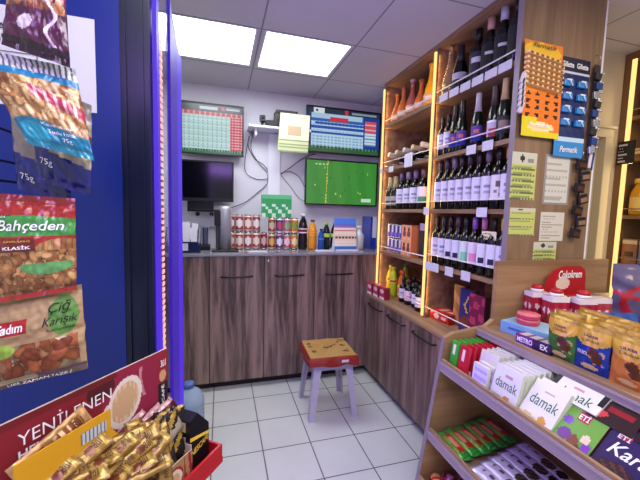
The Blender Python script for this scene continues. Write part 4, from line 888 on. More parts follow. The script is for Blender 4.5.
def etiart(u, v):
    for cx, cy, r_, c_ in ((.25, .25, .18, '#6a2a8a'), (.15, .55, .13, '#7a4ab0'), (.5, .22, .14, '#7a3a24'), (.75, .35, .12, '#e0c8b0'), (.62, .12, .12, '#5a2418'), (.85, .2, .12, '#7a3ab0')):
        if inell(u, v, cx, cy, r_, r_*.8) < 1: return hx(c_)
    if inrect(u, v, .28, .62, .66, .90): return hx('#b01c30')
    return hx('#6aa23e') if v > .3 else hx('#5a9a3a')
f_ = packrow('chocolate_pack', 'chocolate', 3, 1.012, .022, .705, Z1, .112, .012, .145, etiart, '#5a2a3a', R(46), lambda i: ['front', 'middle', 'rear'][i]+' green chocolate pack with violet berries and a red badge', 'green berry chocolate packs', 'ETİ', g('ink_white'), (.32, .58, .69, .86), bold=.02)
drk = lambda u, v: hx('#8a1c24') if inrect(u, v, .3, .85, .55, .85) else hx('#c83a40') if inell(u, v, .25, .35, .13, .15) < 1 else hx('#2a1818')
for i, y in enumerate([.655, .530, .405]):
    T, S = carton('chocolate_pack', ['dark chocolate pack with red band right behind the green berry packs', 'dark brown chocolate pack behind the violet packs, below the upper ledge', 'dark brown chocolate pack at the right edge of the photo'][i], (1.098, y, Z1+.093), 0, (.120, .012, .075), {'front': drk, 'top': '#4a1c1c'}, 'dark chocolate packs', 'chocolate', '#2c1616')
    T.rotation_euler = Matrix.Rotation(-PI/2, 4, 'Z').__matmul__(Matrix.Rotation(-R(52), 4, 'X')).to_euler()
def karart(u, v):
    if inell(u, v, .35, .16, .3, .13) < 1: return hx('#2a1414') if int(u*18+v*20) % 3 else hx('#5a2c20')
    if inrect(u, v, .10, .32, .72, .88): return hx('#a81c3c')
    return hx('#2a1450') if v > .35 else hx('#24104a')
f_ = packrow('chocolate_pack', 'chocolate', 7, 1.012, .020, .560, Z1, .165, .010, .150, karart, '#7a6ab0', R(46), lambda i: 'dark violet chocolate pack nearest the corner of the photo, '+ORD[i]+' from the aisle', 'dark violet chocolate packs', 'Karam', g('ink_white'), (.10, .92, .40, .66), shear=.3, bold=.01)
text(f_, 'ETİ', flatS((-.165/2, -.005, 0), (.165, 0, 0), (0, 0, .150), (0, -1, 0), .001), .12, .30, .74, .86, g('ink_white'), .02)

# pouches on the upper ledge
def pillow(nx, ny, w_, h_, dp, art, mtl, wr=.004, seed=0, flare=.0, back=None):
    m = MB()
    def prof(u, v): return (max(0, math.sin(PI*u))**.6)*(max(0, math.sin(PI*min(1, max(0, (v-.04)/.92))))**.5)
    def Sf(u, v):
        x = (u-.5)*w_*(1-.05*math.sin(PI*v)+flare*v); z = v*h_; y = -dp*prof(u, v)+wr*noise.noise(Vector((u*5+seed, v*6, seed)))*1.5
        return Vector((x, y, z))
    def Sb(u, v):
        p = Sf(1-u, v); return Vector((p.x, dp*prof(1-u, v)*.8+.0008+wr*noise.noise(Vector(((1-u)*5+seed, v*6, seed)))*1.5, p.z))
    m.grid(Sf, nx, ny, art, g(mtl)); m.grid(Sb, 8, 8, back or (lambda u, v: art(.02, v)), g(mtl))
    return m, (lambda u, v: Sf(u, v)+Vector((0, -.0015, 0)))
def pouchart(body, band):
    bc, bd, gold = hx(body), hx(band), hx('#dcae48')
    def a(u, v):
        if v > .86: return hx('#b8923a') if int(v*60) % 2 else hx('#d8b048')
        if v > .55+.10*(2*u-1)**2*(1 if True else 0) and v > .56: return gold if v > .60+.25*(2*u-1)**2-.2 else bc
        if inell(u, v, .62, .45, .16, .10) < 1 or inell(u, v, .72, .32, .16, .09) < 1: return hx('#5a2c14')
        if inell(u, v, .5, .12, .25, .06) < 1: return hx('#e8c890')
        if .5 < u < .9 and .2 < v < .5 and int((u+v)*14) % 3 == 0: return hx('#c89a60')
        return bc
    return a
pz = Z2
for j, (y, body, lb, cn) in enumerate([(.905, '#3a7038', 'green', 'green'), (.797, '#16389a', 'blue', 'blue'), (.685, '#d07a38', 'orange', 'orange')]):
    m, S = pillow(24, 34, .112, .165, .020, pouchart(body, body), 'print_foil', .003, j)
    T = thing('chocolate_pouch', 'gold topped '+lb+' chocolate pouch standing in front on the upper ledge', 'pouch', (1.222, y, pz), -PI/2, 'gold topped chocolate pouches')
    m.build('pouch', T); text(T, 'ÜLKER', S, .30, .72, .74, .80, g('ink_navy'), .02); text(T, 'Çikolata', S, .28, .76, .64, .71, g('ink_brown'), 0, .3)
    if lb == 'blue': text(T, 'BOLBOL', S, .14, .5, .36, .44, g('ink_white'), .01)
    for i in range(1, 4): dup(T, (1.225+.055*i, y+[0, .012, -.014, .010][(i+j) % 4], pz+.006), (0, R(2*(i-2)), -PI/2+R([0, 6, -8, 5][(i+j) % 4])), 'gold topped '+lb+' chocolate pouch, '+ORD[i]+' from the aisle in its row', 'gold topped chocolate pouches')
# boxes at the far end of the ledge
blu = lambda u, v: hx('#3a5aa8') if (.15 < u < .5 and .35 < v < .55 and int(u*50) % 2) else hx('#78a8d8') if u < .5 else hx('#8ab8dc')
carton('gift_box', 'flat light blue box with the round pink tins on top', (1.335, 1.115, Z2), R(-78), (.215, .15, .05), {'front': blu, 'top': lambda u, v: hx('#8cc0e0') if u+v < 1 else hx('#a0d0e8'), 'left': '#5a88c0', 'right': '#6a9ad0'}, base='#78a8d0', res=24)
T, S = carton('chocolate_box', 'small dark violet box with white letters on the edge of the ledge', (1.222, 1.005, Z2), R(-84), (.145, .05, .042), {'front': lambda u, v: hx('#6a2a90') if u < .5 else hx('#30184a'), 'top': lambda u, v: hx('#c8c0d0') if int(u*10) % 3 else hx('#4a4a58'), 'right': '#2c1850'}, base='#38205c')
text(T, 'METRO', S, .05, .5, .25, .75, g('ink_white'), .02); text(T, 'EX', S, .72, .92, .25, .75, g('ink_white'), .02)
mat('tin_pink', '#c83a58', .3, vary=.2, bscale=60); mat('tin_lid', '#d8707a', .25, vary=.2, bscale=90)
for i in range(2):
    T = thing('round_tin', ['lower', 'upper'][i]+' of the two stacked round pink tins on the light blue box', 'tin', (1.320, 1.135, Z2+.0505+.024*i), 0, 'round pink tins')
    m = MB(); m.lathe([(0, 0), (.043, 0), (.045, .004), (.045, .017)], g('tin_pink'), seg=24); m.build('body', T); m = MB(); m.lathe([(.0465, .015), (.0465, .021), (.044, .0235), (0, .0235)], g('tin_lid'), seg=24); m.build('lid', T)
def bonart(u, v):
    for cx, cy in ((.3, .62), (.7, .62), (.5, .42), (.3, .2), (.72, .2)):
        if inell(u, v, cx, cy, .13, .09) < 1: return hx('#6a2a1c') if cy < .5 else hx('#f0e4e0')
    return hx('#e8e0e4') if v > .85 else hx('#a81c34') if (int(u*5)+int(v*7)) % 2 else hx('#b83048')
k_ = 0
for (x, y) in ((1.462, 1.222), (1.468, 1.130), (1.560, 1.075), (1.650, 1.075)):
    T, S = carton('biscuit_box', 'upright red and white sweets box, '+ORD[k_]+' from left before the wooden board', (x, y, Z2), R(-12), (.085, .06, .17), {'front': bonart, 'top': '#d8d4d8', 'left': bonart, 'right': '#a02038'}, 'upright red and white boxes', base='#9a1c30', res=24); k_ += 1
mat('candy_red', '#b01c2c', .35); mat('candy_white', '#f0ecec', .4)
for i, (x, y) in enumerate([(1.462, 1.222), (1.468, 1.130), (1.560, 1.075)]):
    T = thing('candy', 'small round red and white sweet on top of the upright box, '+ORD[i]+' from left', 'sweet', (x, y, Z2+.170), 0, 'sweets on the upright boxes')
    m = MB(); m.lathe([(0, 0), (.02, 0), (.028, .008), (.026, .016)], g('candy_white')); m.build('wrapper_base', T); m = MB(); m.lathe([(.026, .016), (.024, .028), (.012, .036), (0, .038)], g('candy_red')); m.build('top', T)
# red shaped display with lettering
T = thing('sweets_display', 'red shaped display card with white lettering before the wooden board', 'display', (1.665, 1.238, Z2))
def cokart(u, v): return hx('#e8d8c8') if inell(u, v, .38, .42, .18, .18) < 1 else hx('#c01c34') if v > .3 else hx('#8a2a2c') if int(u*14+v*9) % 2 else hx('#d8c0a8')
pts = [(-.14, 0), (-.14, .16), (-.13, .21), (-.09, .265), (-.02, .285), (.09, .285), (.125, .265), (.135, .21), (.14, 0)]
m = MB(); m.prism(pts, 'Y', 0, .004, g('ink_red')); m.build('header_card', T)
mm = MB(); mm.quadart((-.09, -.001, .17), (.15, 0, 0), (0, 0, .065), 20, 12, lambda u, v: hx('#e8d0c0') if inell(u, v, .45, .45, .3, .5) < 1 else hx('#b3121f'), g('print_paper')); mm.build('picture', T)
text(T, 'Çokokrem', flatS((-.14, -.001, 0), (.28, 0, 0), (0, 0, .285), (0, -1, 0), .002), .30, .86, .76, .93, g('ink_white'), .03, .2)
m = MB(); m.box((0, -.045, .06), (.24, .085, .12), g('ink_red')); m.quadart((-.12, -.088, 0), (.24, 0, 0), (0, 0, .12), 20, 10, lambda u, v: hx('#d8c0a8') if int(u*12+v*5) % 3 == 0 else hx('#a02030'), g('print_paper')); m.build('tray', T)
for i in range(7):
    T2 = thing('candy', 'small wrapped sweet in the red display tray, '+ORD[i]+' from left', 'sweet', (1.565+.033*i, 1.19, Z2+.1205), 0, 'sweets in the red display tray')
    m = MB(); m.lathe([(0, 0), (.012, 0), (.016, .008), (.015, .022), (.008, .03), (0, .032)], g(['candy_red', 'candy_white', 'bar_brown'][i % 3]), seg=10); m.build('wrapper', T2)
m, S = pillow(24, 20, .22, .135, .035, lambda u, v: hx('#c8d8f0') if inell(u, v, .35, .5, .06, .12) < 1 or inell(u, v, .5, .42, .05, .12) < 1 else hx('#104088') if int(u*7+v*3) % 2 else hx('#184c9a'), 'print_gloss', .010, 5)
T = thing('snack_bag', 'crinkled blue bag lying on the ledge behind the pouches', 'bag', (1.59, .965, Z2), R(-14)); m.build('bag', T)
carton('beige_box', 'open beige cardboard box behind the blue bag', (1.885, 1.14, Z2), R(-8), (.17, .12, .15), {'front': lambda u, v: hx('#c8b088') if v > .3 else hx('#a88a68')}, base='#bca47c')
def purart(u, v):
    if abs(inell(u, v, .5, .5, .38, .22)-1) < .3 or abs(v-.62+.2*u) < .03: return hx('#a82030')
    if inell(u, v, .6, .35, .2, .1) < 1: return hx('#d8c8d0')
    return hx('#5c5474') if v > .25 else hx('#1c2c60')
m, S = pillow(30, 34, .26, .33, .05, purart, 'print_gloss', .014, 8)
T = thing('gift_bag', 'large shiny violet bag with red swirls at the right edge, on the upper ledge', 'bag', (1.80, 1.00, Z2), R(-20)); m.build('bag', T)
for i, (x, y) in enumerate([(1.50, .87), (1.60, .80), (1.50, .74), (1.60, .70), (1.53, .60), (1.63, .56)]):
    m, S = pillow(12, 14, .13, .14, .022, lambda u, v: hx('#b8923a') if int(v*18+u*4) % 2 else hx('#7a7a30'), 'print_foil', .010, 20+i)
    T = thing('chocolate_pouch', ['olive gold pouch behind the green row', 'olive gold pouch behind the blue row, farther one', 'olive gold pouch behind the blue row, nearer one', 'olive gold pouch farther back behind the orange row', 'olive gold pouch right behind the orange row', 'olive gold pouch at the right edge of the photo'][i], 'pouch', (x, y, Z2), R(-80+7*i), 'olive gold pouches'); m.build('pouch', T)

# lower tier: bars
def flatpack(name, label, cat, loc, rz, tilt, L_, w_, th, art, grp, mtl='print_foil', seed=0, res=(30, 10)):
    m = MB()
    def bump(u, v): return (max(0, math.sin(PI*u))**.35)*(max(0, math.sin(PI*v))**.45)
    m.grid(lambda u, v: Vector(((u-.5)*L_, (v-.5)*w_*(1+.08*(abs(2*u-1)**6)), th*bump(u, v)+.003*noise.noise(Vector((u*9+seed, v*4, seed))))), res[0], res[1], art, g(mtl))
    m.grid(lambda u, v: Vector(((.5-u)*L_, (v-.5)*w_*(1+.08*(abs(2*u-1)**6)), -th*.5*bump(u, v)+.003*noise.noise(Vector(((1-u)*9+seed, v*4, seed))))), 8, 4, lambda u, v: art(1-u, .02), g(mtl))
    T = thing(name, label, cat, loc, 0, grp); T.rotation_euler = (tilt[0], tilt[1], rz); m.build('wrapper', T); return T
def sucuk(u, v):
    if u < .16 or u > .80: return hx('#3a9a3a') if int(u*40+v*4) % 3 else hx('#2a6a2a')
    if .28 < u < .62 and .30 < v < .68: return hx('#e88878')
    return hx('#b82420') if v > .25 else hx('#6a8a2c')
for i in range(6):
    flatpack('wafer_bar', 'red wafer bar with green ends on the lower shelf, '+ORD[i]+' from the aisle', 'chocolate bar', (.985+.046*i, 1.155+.006*(i % 2), Z3+.020+.006*i), R(-90+4*((i % 3)-1)), (R(0), 0), .185, .052, .013, sucuk, 'red and green wafer bars', seed=i)
def bisc(u, v):
    if inell(u, v, .62, .4, .13, .32) < 1: return hx('#3a2a24') if int(u*60+v*9) % 3 else hx('#6a5a4a')
    if inell(u, v, .86, .5, .09, .3) < 1: return hx('#2a2420')
    if .15 < u < .42 and .4 < v < .6 and int(u*50) % 2: return hx('#5a4a68')
    return hx('#cfc6e0') if u > .05 else hx('#8a80a0')
for i in range(6):
    flatpack('biscuit_pack', 'long white biscuit pack with dark cookie picture on the lower shelf, '+ORD[i]+' from the aisle', 'biscuit pack', (.99+.052*i, .915+.008*i, Z3+.022+.004*i), R(-90-3*(i % 2)), (0, 0), .23, .066, .016, bisc, 'long white biscuit packs', seed=30+i)
for i in range(5):
    flatpack('biscuit_pack', 'long white biscuit pack near the lower edge of the photo, '+ORD[i]+' from the aisle', 'biscuit pack', (.99+.052*i, .66, Z3+.022+.004*i), R(-90+3*(i % 2)), (0, 0), .23, .066, .016, bisc, 'long white biscuit packs, nearer group', seed=50+i)
# bottom tier: red sweets
rb = random.Random(12)
for i in range(26):
    x = .955+.075*(i % 4)+rb.uniform(-.01, .01); y = 1.22-.06*(i//4)+rb.uniform(-.01, .01)
    c1, c2 = rb.choice([('#b01c40', '#e06a80'), ('#8a1430', '#d8a0b0'), ('#c8283a', '#e8c860')])
    o = flatpack('wrapped_sweet', 'wrapped sweet on bottom shelf, '+ORD[i//4]+' row from side panel, '+ORD[i % 4]+' from aisle', 'sweet', (x, y, Z4+.030+(.02 if i % 3 == 0 else 0)), rb.uniform(0, PI), (rb.uniform(-.25, .25), rb.uniform(-.25, .25)), .075, .05, .016, (lambda a, c: (lambda u, v: hx(c) if inell(u, v, .5, .5, .22, .3) < 1 or int(u*9) % 4 == 0 else hx(a)))(c1, c2), 'wrapped sweets on the bottom shelf', seed=70+i, res=(10, 8))

# ================================================================== LEFT FOREGROUND
mat('panel_blue', '#0d2378', .3, vary=.12, bscale=2.2); mat('post_navy', '#08112e', .3)
m = MB(); m.box((-.77, .965, 1.25), (1.07, .03, 2.50), g('panel_blue')); PB = tag(m.build('partition_panel'), 'bright blue partition panel behind the hanging nut bags', 'panel')
T = thing('corner_post', 'dark navy vertical post at the edge of the blue panel', 'post', (-.204, .985, 0))
m = MB(); m.box((0, 0, 1.25), (.072, .065, 2.50), g('post_navy'), bev=.003); m.build('post', T); m = MB(); m.box((-.020, -.036, 1.25), (.006, .008, 2.50), g('post_navy')); m.box((.018, -.035, 1.25), (.006, .006, 2.50), g('post_navy')); m.build('groove_profile', T)
# acrylic panel with lit edges
mat('acrylic', '#d8d8ff', .05, trans=1.0, ior=1.02, alpha=.35); mat('acrylic_blue', '#5a48e8', .15, alpha=.45)
T = thing('acrylic_panel', 'clear upright panel with glowing violet blue edges beside the navy post', 'panel', (-.160, 1.0, 0))
mat('violet_glow', (0.11, 0.03, 1.0), emit=VIOLET_GLOW, rough=.5, spec=.1); mat('violet_glow_soft', (0.08, 0.025, .72), emit=VIOLET_GLOW*.8, rough=.5, spec=.1); mat('led_pink', (1.0, .50, .46), emit=1.1)
m = MB(); m.box((0, -.02, 1.05), (.010, .036, 2.10), g('violet_glow')); tag(m.build('front_edge', T), 'glowing violet blue edge', None)
m = MB(); m.box((0, .095, 1.05), (.004, .19, 2.10), g('acrylic')); tag(m.build('clear_sheet', T), 'clear acrylic sheet', None)
m = MB(); m.box((0, .285, 1.04), (.010, .17, 2.08), g('violet_glow_soft'), bev=.002); m.prism([(.20, 0), (.37, 0), (.37, 2.06), (.20, 2.10)], 'X', -.006, .006, g('violet_glow_soft')); m.build('rear_edge', T)
m = MB(); m.box((0, .455, 1.03), (.006, .17, 2.06), g('violet_glow')); m.build('rear_light_guide', T)
m = MB(); m.box((-.006, .055, 1.02), (.006, .05, 1.82), g('dark_grey')); m.build('led_carrier', T)
m = MB()
for i in range(100): m.box((-.001, .055, .13+.018*i), (.006, .028, .010), g('led_pink'))
tag(m.build('led_dots', T), 'column of small pinkish lamps', None, kind='stuff')

# notice behind the bags
T = thing('paper_notice', 'white paper notice with black capitals on the blue panel behind the nut bags', 'paper', (-.43, .9485, 1.672))
m = MB(); m.box((0, 0, .107), (.288, .0015, .214), g('paper_white')); m.build('sheet', T)
S = flatS((-.144, -.001, 0), (.288, 0, 0), (0, 0, .214), (0, -1, 0), .0015)
text(T, 'NAT G', S, .28, .56, .74, .82, g('ink_black')); text(T, "O'DE", S, .28, .54, .60, .71, g('ink_black'), .02)
mm = MB()
for a in (((.25, .54), (.60, .54)), ((.25, .12), (.60, .12)), ((.60, .12), (.60, .54))): mm.tube([S(*a[0]), S(*a[1])], .0008, g('ink_black'), 4)
mm.build('printed_frame', T)

# hooks
for i, (x, z, ln) in enumerate([(-.425, 1.60, .30), (-.42, 1.535, .29), (-.42, 1.495, .26), (-.42, 1.90, .30), (-.41, 1.44, .30)]):
    T = thing('display_hook', ['top', 'middle', 'lowest', 'high', 'long lower'][i]+' black metal peg on the blue panel '+('left of the bags' if i < 3 else 'carrying the hanging bags'), 'hook', (x, .9485, z), 0, 'black pegs on the blue panel')
    m = MB(); m.box((0, -.003, 0), (.012, .005, .010), g('black_plastic')); m.build('plate', T); m = MB(); m.tube([(0, -.004, 0), (0, -ln, 0), (0, -ln-.02, .014)], .0028, g('black_plastic')); m.build('prong', T)

# nut bags: corners in world coordinates
def cbag(name, label, TL, TR, BR, BL, art, bulge, nx, ny, mtl='print_gloss', seed=0, wr=.004, grp='hanging nut bags'):
    TL, TR, BR, BL = map(Vector, (TL, TR, BR, BL)); o_ = (TL+TR+BR+BL)/4; nrm = (TR-TL).cross(BL-TL).normalized()
    if nrm.y > 0: nrm = -nrm
    base = Vector((o_.x, o_.y, min(BL.z, BR.z)))
    def P(u, v): return (BL*(1-u)+BR*u)*(1-v)+(TL*(1-u)+TR*u)*v-base
    def pr(u, v): return (max(0, math.sin(PI*u))**.5)*(max(0, math.sin(PI*min(1, max(0, (v-.07)/.86))))**.5)
    def wk(u, v): return wr*noise.noise(Vector((u*6+seed, v*7, seed)))+wr*.5*noise.noise(Vector((u*17, v*15+seed, 1)))
    Sf = lambda u, v: P(u, v)+nrm*(bulge*pr(u, v)+wk(u, v))
    Sb = lambda u, v: P(1-u, v)-nrm*(bulge*.8*pr(1-u, v)+.0008-wk(1-u, v))
    m = MB(); m.grid(Sf, nx, ny, art, g(mtl)); m.grid(Sb, 8, 10, lambda u, v: art(.03, v), g(mtl))
    T = thing(name, label, 'snack bag', base, 0, grp); m.build('bag', T); return T, (lambda u, v: Sf(u, v)+nrm*.0015)
nutc = [hx('#b8834a'), hx('#a06a3a'), hx('#c89a60'), hx('#8a5428')]
# purple bag at the top
n1 = nutart(1, 60, [hx('#b87a4a'), hx('#8a4a34'), hx('#a8643c')], .10, (0, 1, .45, 1), hx('#4a1c34'))
def a1(u, v):
    if v < .12: return hx('#2a1024')
    if inell(u, v, .35, .28, .12, .07, .3) < 1 or abs(u-.75-.08*math.sin(v*20)) < .03 and v < .6: return hx('#c8b8c8')
    if v < .42: return hx('#4a1838') if int(u*9+v*14) % 3 else hx('#5c2848')
    if u > .55 and abs(v-.62-(.9-u)*.5) < .06: return hx('#8a2448')
    return n1(u, v)
cbag('nut_bag', 'purple nut bag hanging at the top left, cut by the photo edge', (-.275, .592, 1.795), (-.218, .60, 1.81), (-.204, .572, 1.643), (-.290, .588, 1.668), a1, .012, 70, 90, seed=1)
n2 = nutart(2, 200, [hx('#c89a60'), hx('#a87440'), hx('#d8b078')], .065, (0, 1, .2, .75), hx('#7a4a28'))
def a2(u, v):
    if v > .84: return hx('#c8c8d0') if int(u*36) % 2 else hx('#5a5a68')
    if v > .76: return hx('#1c78a8')
    if v < .26+.05*math.sin(u*5): return hx('#1ca0b8') if inell(u, v, .25, .15, .2, .12) < 1 else hx('#137a9a') if v > .08 else hx('#1c88a0')
    if u > .45 and abs(v-.52-(.8-u)*.3) < .07: return hx('#a83048') if int(u*30) % 3 else hx('#d8a0a8')
    return n2(u, v)
T, S = cbag('nut_bag', 'teal bag of peanuts with silver striped top, tilted', (-.335, .60, 1.665), (-.208, .60, 1.652), (-.176, .565, 1.515), (-.262, .585, 1.535), a2, .014, 90, 100, seed=2)
text(T, '75g', S, .62, .76, .10, .15, g('ink_white')); text(T, 'Kavrulmuş', S, .42, .86, .24, .275, g('ink_white')); text(T, 'Tuzlu Fıstık', S, .46, .84, .18, .215, g('ink_white'))
n3 = nutart(3, 10, [hx('#c8b090')], .07, (.3, 1, .35, .9), hx('#8a8078'))
def a3(u, v):
    if v < .38-.10*u: return hx('#141a6a') if int(u*7+v*9) % 4 else hx('#1c2480')
    if u > .5 and abs(v-.62-(.8-u)*.4) < .10: return hx('#5a2838')
    return n3(u, v)
T, S = cbag('nut_bag', 'navy and beige nut bag with white weight mark, behind the teal bag', (-.292, .665, 1.645), (-.205, .655, 1.615), (-.204, .638, 1.465), (-.285, .655, 1.487), a3, .012, 40, 50, seed=3)
text(T, '75g', S, .12, .36, .18, .26, g('ink_white'))
T, S = cbag('nut_bag', 'rearmost navy and beige nut bag, mostly hidden by its twin', (-.345, .71, 1.645), (-.265, .705, 1.62), (-.25, .69, 1.455), (-.335, .705, 1.475), a3, .012, 30, 40, seed=4)
text(T, '75g', S, .12, .36, .10, .18, g('ink_white'))
n4 = nutart(5, 230, nutc, .055, (0, 1, .06, .45), hx('#5a2a14'))
def a4(u, v):
    if v > .90: return hx('#7a1c1c') if int(v*80) % 2 else hx('#8a2424')
    if v < .05: return hx('#a82428')
    if .60 < v < .77+.03*math.sin(u*3) and u > .04: return hx('#3a8a3c')
    if .77 < v < .80 and .0 < u < .45: return hx('#1c3a20')
    if inrect(u, v, .26, .62, .455, .585): return hx('#6a1c18')
    if inell(u, v, .72, .30, .26, .085) < 1 and v < .33: return hx('#5a9a58')
    if v > .45: return hx('#982420') if not inell(u, v, .9, .45, .3, .12) < 1 else n4(u, .3)
    return n4(u, v)
T, S = cbag('nut_bag', 'red nut bag with green name band and a green bowl of nuts', (-.33, .60, 1.465), (-.213, .60, 1.460), (-.210, .585, 1.322), (-.331, .588, 1.302), a4, .016, 110, 130, seed=5)
text(T, 'Bahçeden', S, .215, .90, .63, .75, g('ink_white'), .008, .2); text(T, 'KLASİK', S, .30, .58, .475, .515, g('ink_white'), .02); text(T, 'KAVRULMUŞ', S, .30, .58, .54, .56, g('ink_gold')); text(T, 'PEYMAN', S, .08, .30, .775, .795, g('ink_white'))
n5 = nutart(6, 60, [hx('#8a4a24'), hx('#d8c8a8'), hx('#7a3a1c'), hx('#a85a34'), hx('#9a6a48')], .105, (.02, .92, .16, .42), hx('#7a6a4a'))
def a5(u, v):
    if v < .05: return hx('#5a4a38')
    if inell(u, v, .82, .70, .15, .22) < 1: return hx('#5a8a3c')
    if inrect(u, v, .08, .46, .58, .74): return hx('#a81c24')
    if inell(u, v, .12, .42, .22, .08) < 1: return hx('#8aa83c')
    if .10 < v < .46 and u < .95: return n5(u, v)
    if v < .10: return hx('#6a5058') if u > .5 else hx('#a89878')
    return hx('#a88a64') if int(v*90) % 9 else hx('#a0825c')
T, S = cbag('nut_bag', 'brown paper look bag of mixed raw nuts, lowest of the hanging bags', (-.333, .60, 1.306), (-.207, .595, 1.328), (-.199, .585, 1.196), (-.332, .595, 1.168), a5, .015, 110, 110, mtl='print_paper', seed=6)
text(T, 'Tadım', S, .14, .43, .61, .71, g('ink_white'), .02, .1); text(T, 'Çiğ', S, .68, .90, .72, .86, g('ink_black'), 0, .3); text(T, 'Karışık', S, .62, .96, .585, .70, g('ink_black'), 0, .3); text(T, 'Kuruyemiş', S, .66, .93, .535, .575, g('ink_black'))
text(T, 'HER ZAMAN TAZE', S, .2, .8, .012, .038, g('ink_white'))

# coffee sachet display; local x runs along the card (52 degrees), front faces local -y
DR = R(52.2); D0 = Vector((-.107, .740))
e1 = Vector((math.cos(DR), math.sin(DR))); e2 = Vector((math.sin(DR), -math.cos(DR)))
def W(a, f, z): p = D0+e1*a+e2*f; return (p.x, p.y, z)
ZT = .915
T = thing('coffee_display', 'red cardboard counter display with white capitals and a coffee cup picture', 'display', W(0, 0, ZT), DR)
mat('card_red', '#8a1420', .4); mat('card_edge', '#b8a89a', .6); mat('tray_red', '#b01c22', .35)
def cardart(u, v):
    x = u*.285
    if v > .95 and u < .6: return hx('#6a1018')
    if u > .91 and .10 < v < .96:
        return hx('#1c1014') if v < .72 else hx('#c89a70') if inell(u, v, .955, .78, .03, .05) < 1 else hx('#8a1c28')
    cx, cy = .655, .735
    d = inell(u, v, cx, cy, .12, .19, -.2)
    if d < .62: return hx('#c8a47a') if d < .35 or int((u-cx)*70) % 2 else hx('#d8bc98')
    if d < 1: return hx('#e0d4c8')
    if inell(u, v, cx-.085, cy-.10, .06, .15, .2) < 1 and inell(u, v, cx-.085, cy-.10, .04, .10, .2) > 1: return hx('#d8c8bc')
    if abs(u-.80+.10*math.sin(v*9)*.3) < .012 and .70 < v < .95: return hx('#c08088')
    if inell(u, v, .50, .92, .09, .07) < 1: return hx('#4a0a14')
    return hx('#801424') if u < .5 else hx('#8c183a')
HT = 1.155-ZT+.002
m = MB()
m.grid(lambda u, v: Vector((-.285+.285*u, 0, (HT)*v*(1-.10*(1-u)*0))), 150, 110, cardart, g('print_paper'), False)
m.poly([(0, .004, 0), (-.285, .004, 0), (-.285, .004, HT), (0, .004, HT)], g('card_edge'))
for a, b_ in ((((-.285, HT)), (0, HT)), ((0, HT), (0, 0)), ((-.285, 0), (-.285, HT))): m.poly([(a[0], 0, a[1]), (b_[0], 0, b_[1]), (b_[0], .004, b_[1]), (a[0], .004, a[1])], g('card_edge'))
m.build('back_card', T)
S = flatS((-.285, 0, 0), (.285, 0, 0), (0, 0, HT), (0, -1, 0), .0012)
text(T, 'YENİLENEN', S, .08, .56, .825, .93, g('ink_white'), -.004); text(T, 'HEM', S, .08, .20, .745, .80, g('ink_white'), .02)
V_, F_, _ = textdata('NESCAFÉ', .015, 0)
mm = MB(); n = mm.add([S(.965-.028*y, .42+.28*x) for x, y in V_]); [mm.face([n+i for i in f], g('ink_white')) for f in F_]; V_, F_, _ = textdata('3ü1', .02, 0); n = mm.add([S(.935+.045*x, .86+.06*y) for x, y in V_]); [mm.face([n+i for i in f], g('ink_white')) for f in F_]; mm.build('lettering', T)
m = MB(); x0, x1, f1 = -.30, .035, .105
m.box(((x0+x1)/2, -f1/2, .006), (x1-x0, f1+.02, .012), g('tray_red'))
m.box(((x0+x1)/2, -f1-.006, .020), (x1-x0, .006, .040), g('tray_red'), bev=.002); m.box((x1-.003, -f1/2, .020), (.006, f1+.018, .040), g('tray_red'), bev=.002); m.box((x0+.003, -f1/2, .020), (.006, f1+.018, .040), g('tray_red'))
m.build('tray', T)
m = MB(); m.box((-.148, -.045, -(ZT)/2), (.30, .085, ZT-.0), g('dark_grey')); T = thing('display_plinth', 'dark narrow stand under the red coffee display', 'stand', W(0, 0, 0), DR); mm = MB(); mm.box((-.150, -.048, ZT/2-.0005), (.28, .08, ZT-.001), g('dark_grey'), bev=.004); mm.build('column', T); mm = MB(); mm.box((-.150, -.048, .01), (.34, .20, .02), g('black_plastic'), bev=.004); mm.build('foot', T)
# yellow carton with raised lid, sachets, brown carton, black box
mat('card_yellow', '#d09a20', .45); mat('card_yellow_in', '#a87418', .5)
T = thing('coffee_carton', 'open yellow carton of coffee sachets with raised lid, at the left of the display', 'carton', W(-.190, .066, ZT+.0125), DR)
m = MB()
m.prism([(-.095, 0), (.075, 0), (.075, .10), (.036, .160), (.036, .192), (-.095, .188)], 'Y', .029, .031, g('card_yellow')); m.box((-.01, 0, .001), (.17, .058, .002), g('card_yellow_in')); m.box((-.0945, 0, .03), (.002, .058, .06), g('card_yellow_in')); m.box((.0745, 0, .03), (.002, .058, .06), g('card_yellow_in'))
m.box((-.01, -.028, .03), (.168, .002, .06), g('card_yellow_in')); m.build('body', T)
m = MB(); m.quadart((-.012, .0285, .160), (.040, 0, 0), (0, 0, .018), 20, 8, lambda u, v: hx('#b8c0c4') if int(u*20) % 3 else hx('#5a6068'), g('print_paper')); m.build('silver_patch', T)
def goldart(u, v):
    if v < .18 or v > .84: return hx('#7a5a24')
    if u < .10 or u > .90: return hx('#b89848') if int(u*90) % 2 else hx('#98783a')
    if inell(u, v, .70, .5, .09, .26) < 1: return hx('#6a341c')
    return hx('#a88840') if v > .5 else hx('#967430')
def brownart(u, v):
    if u < .10 or u > .90: return hx('#b89060')
    if inell(u, v, .3, .5, .12, .3) < 1: return hx('#7a1c1c')
    if .5 < u < .85 and .3 < v < .7: return hx('#d8c098') if int(u*50) % 2 else hx('#8a4a24')
    return hx('#98703c')
GS = 'gold coffee sachets in the display'
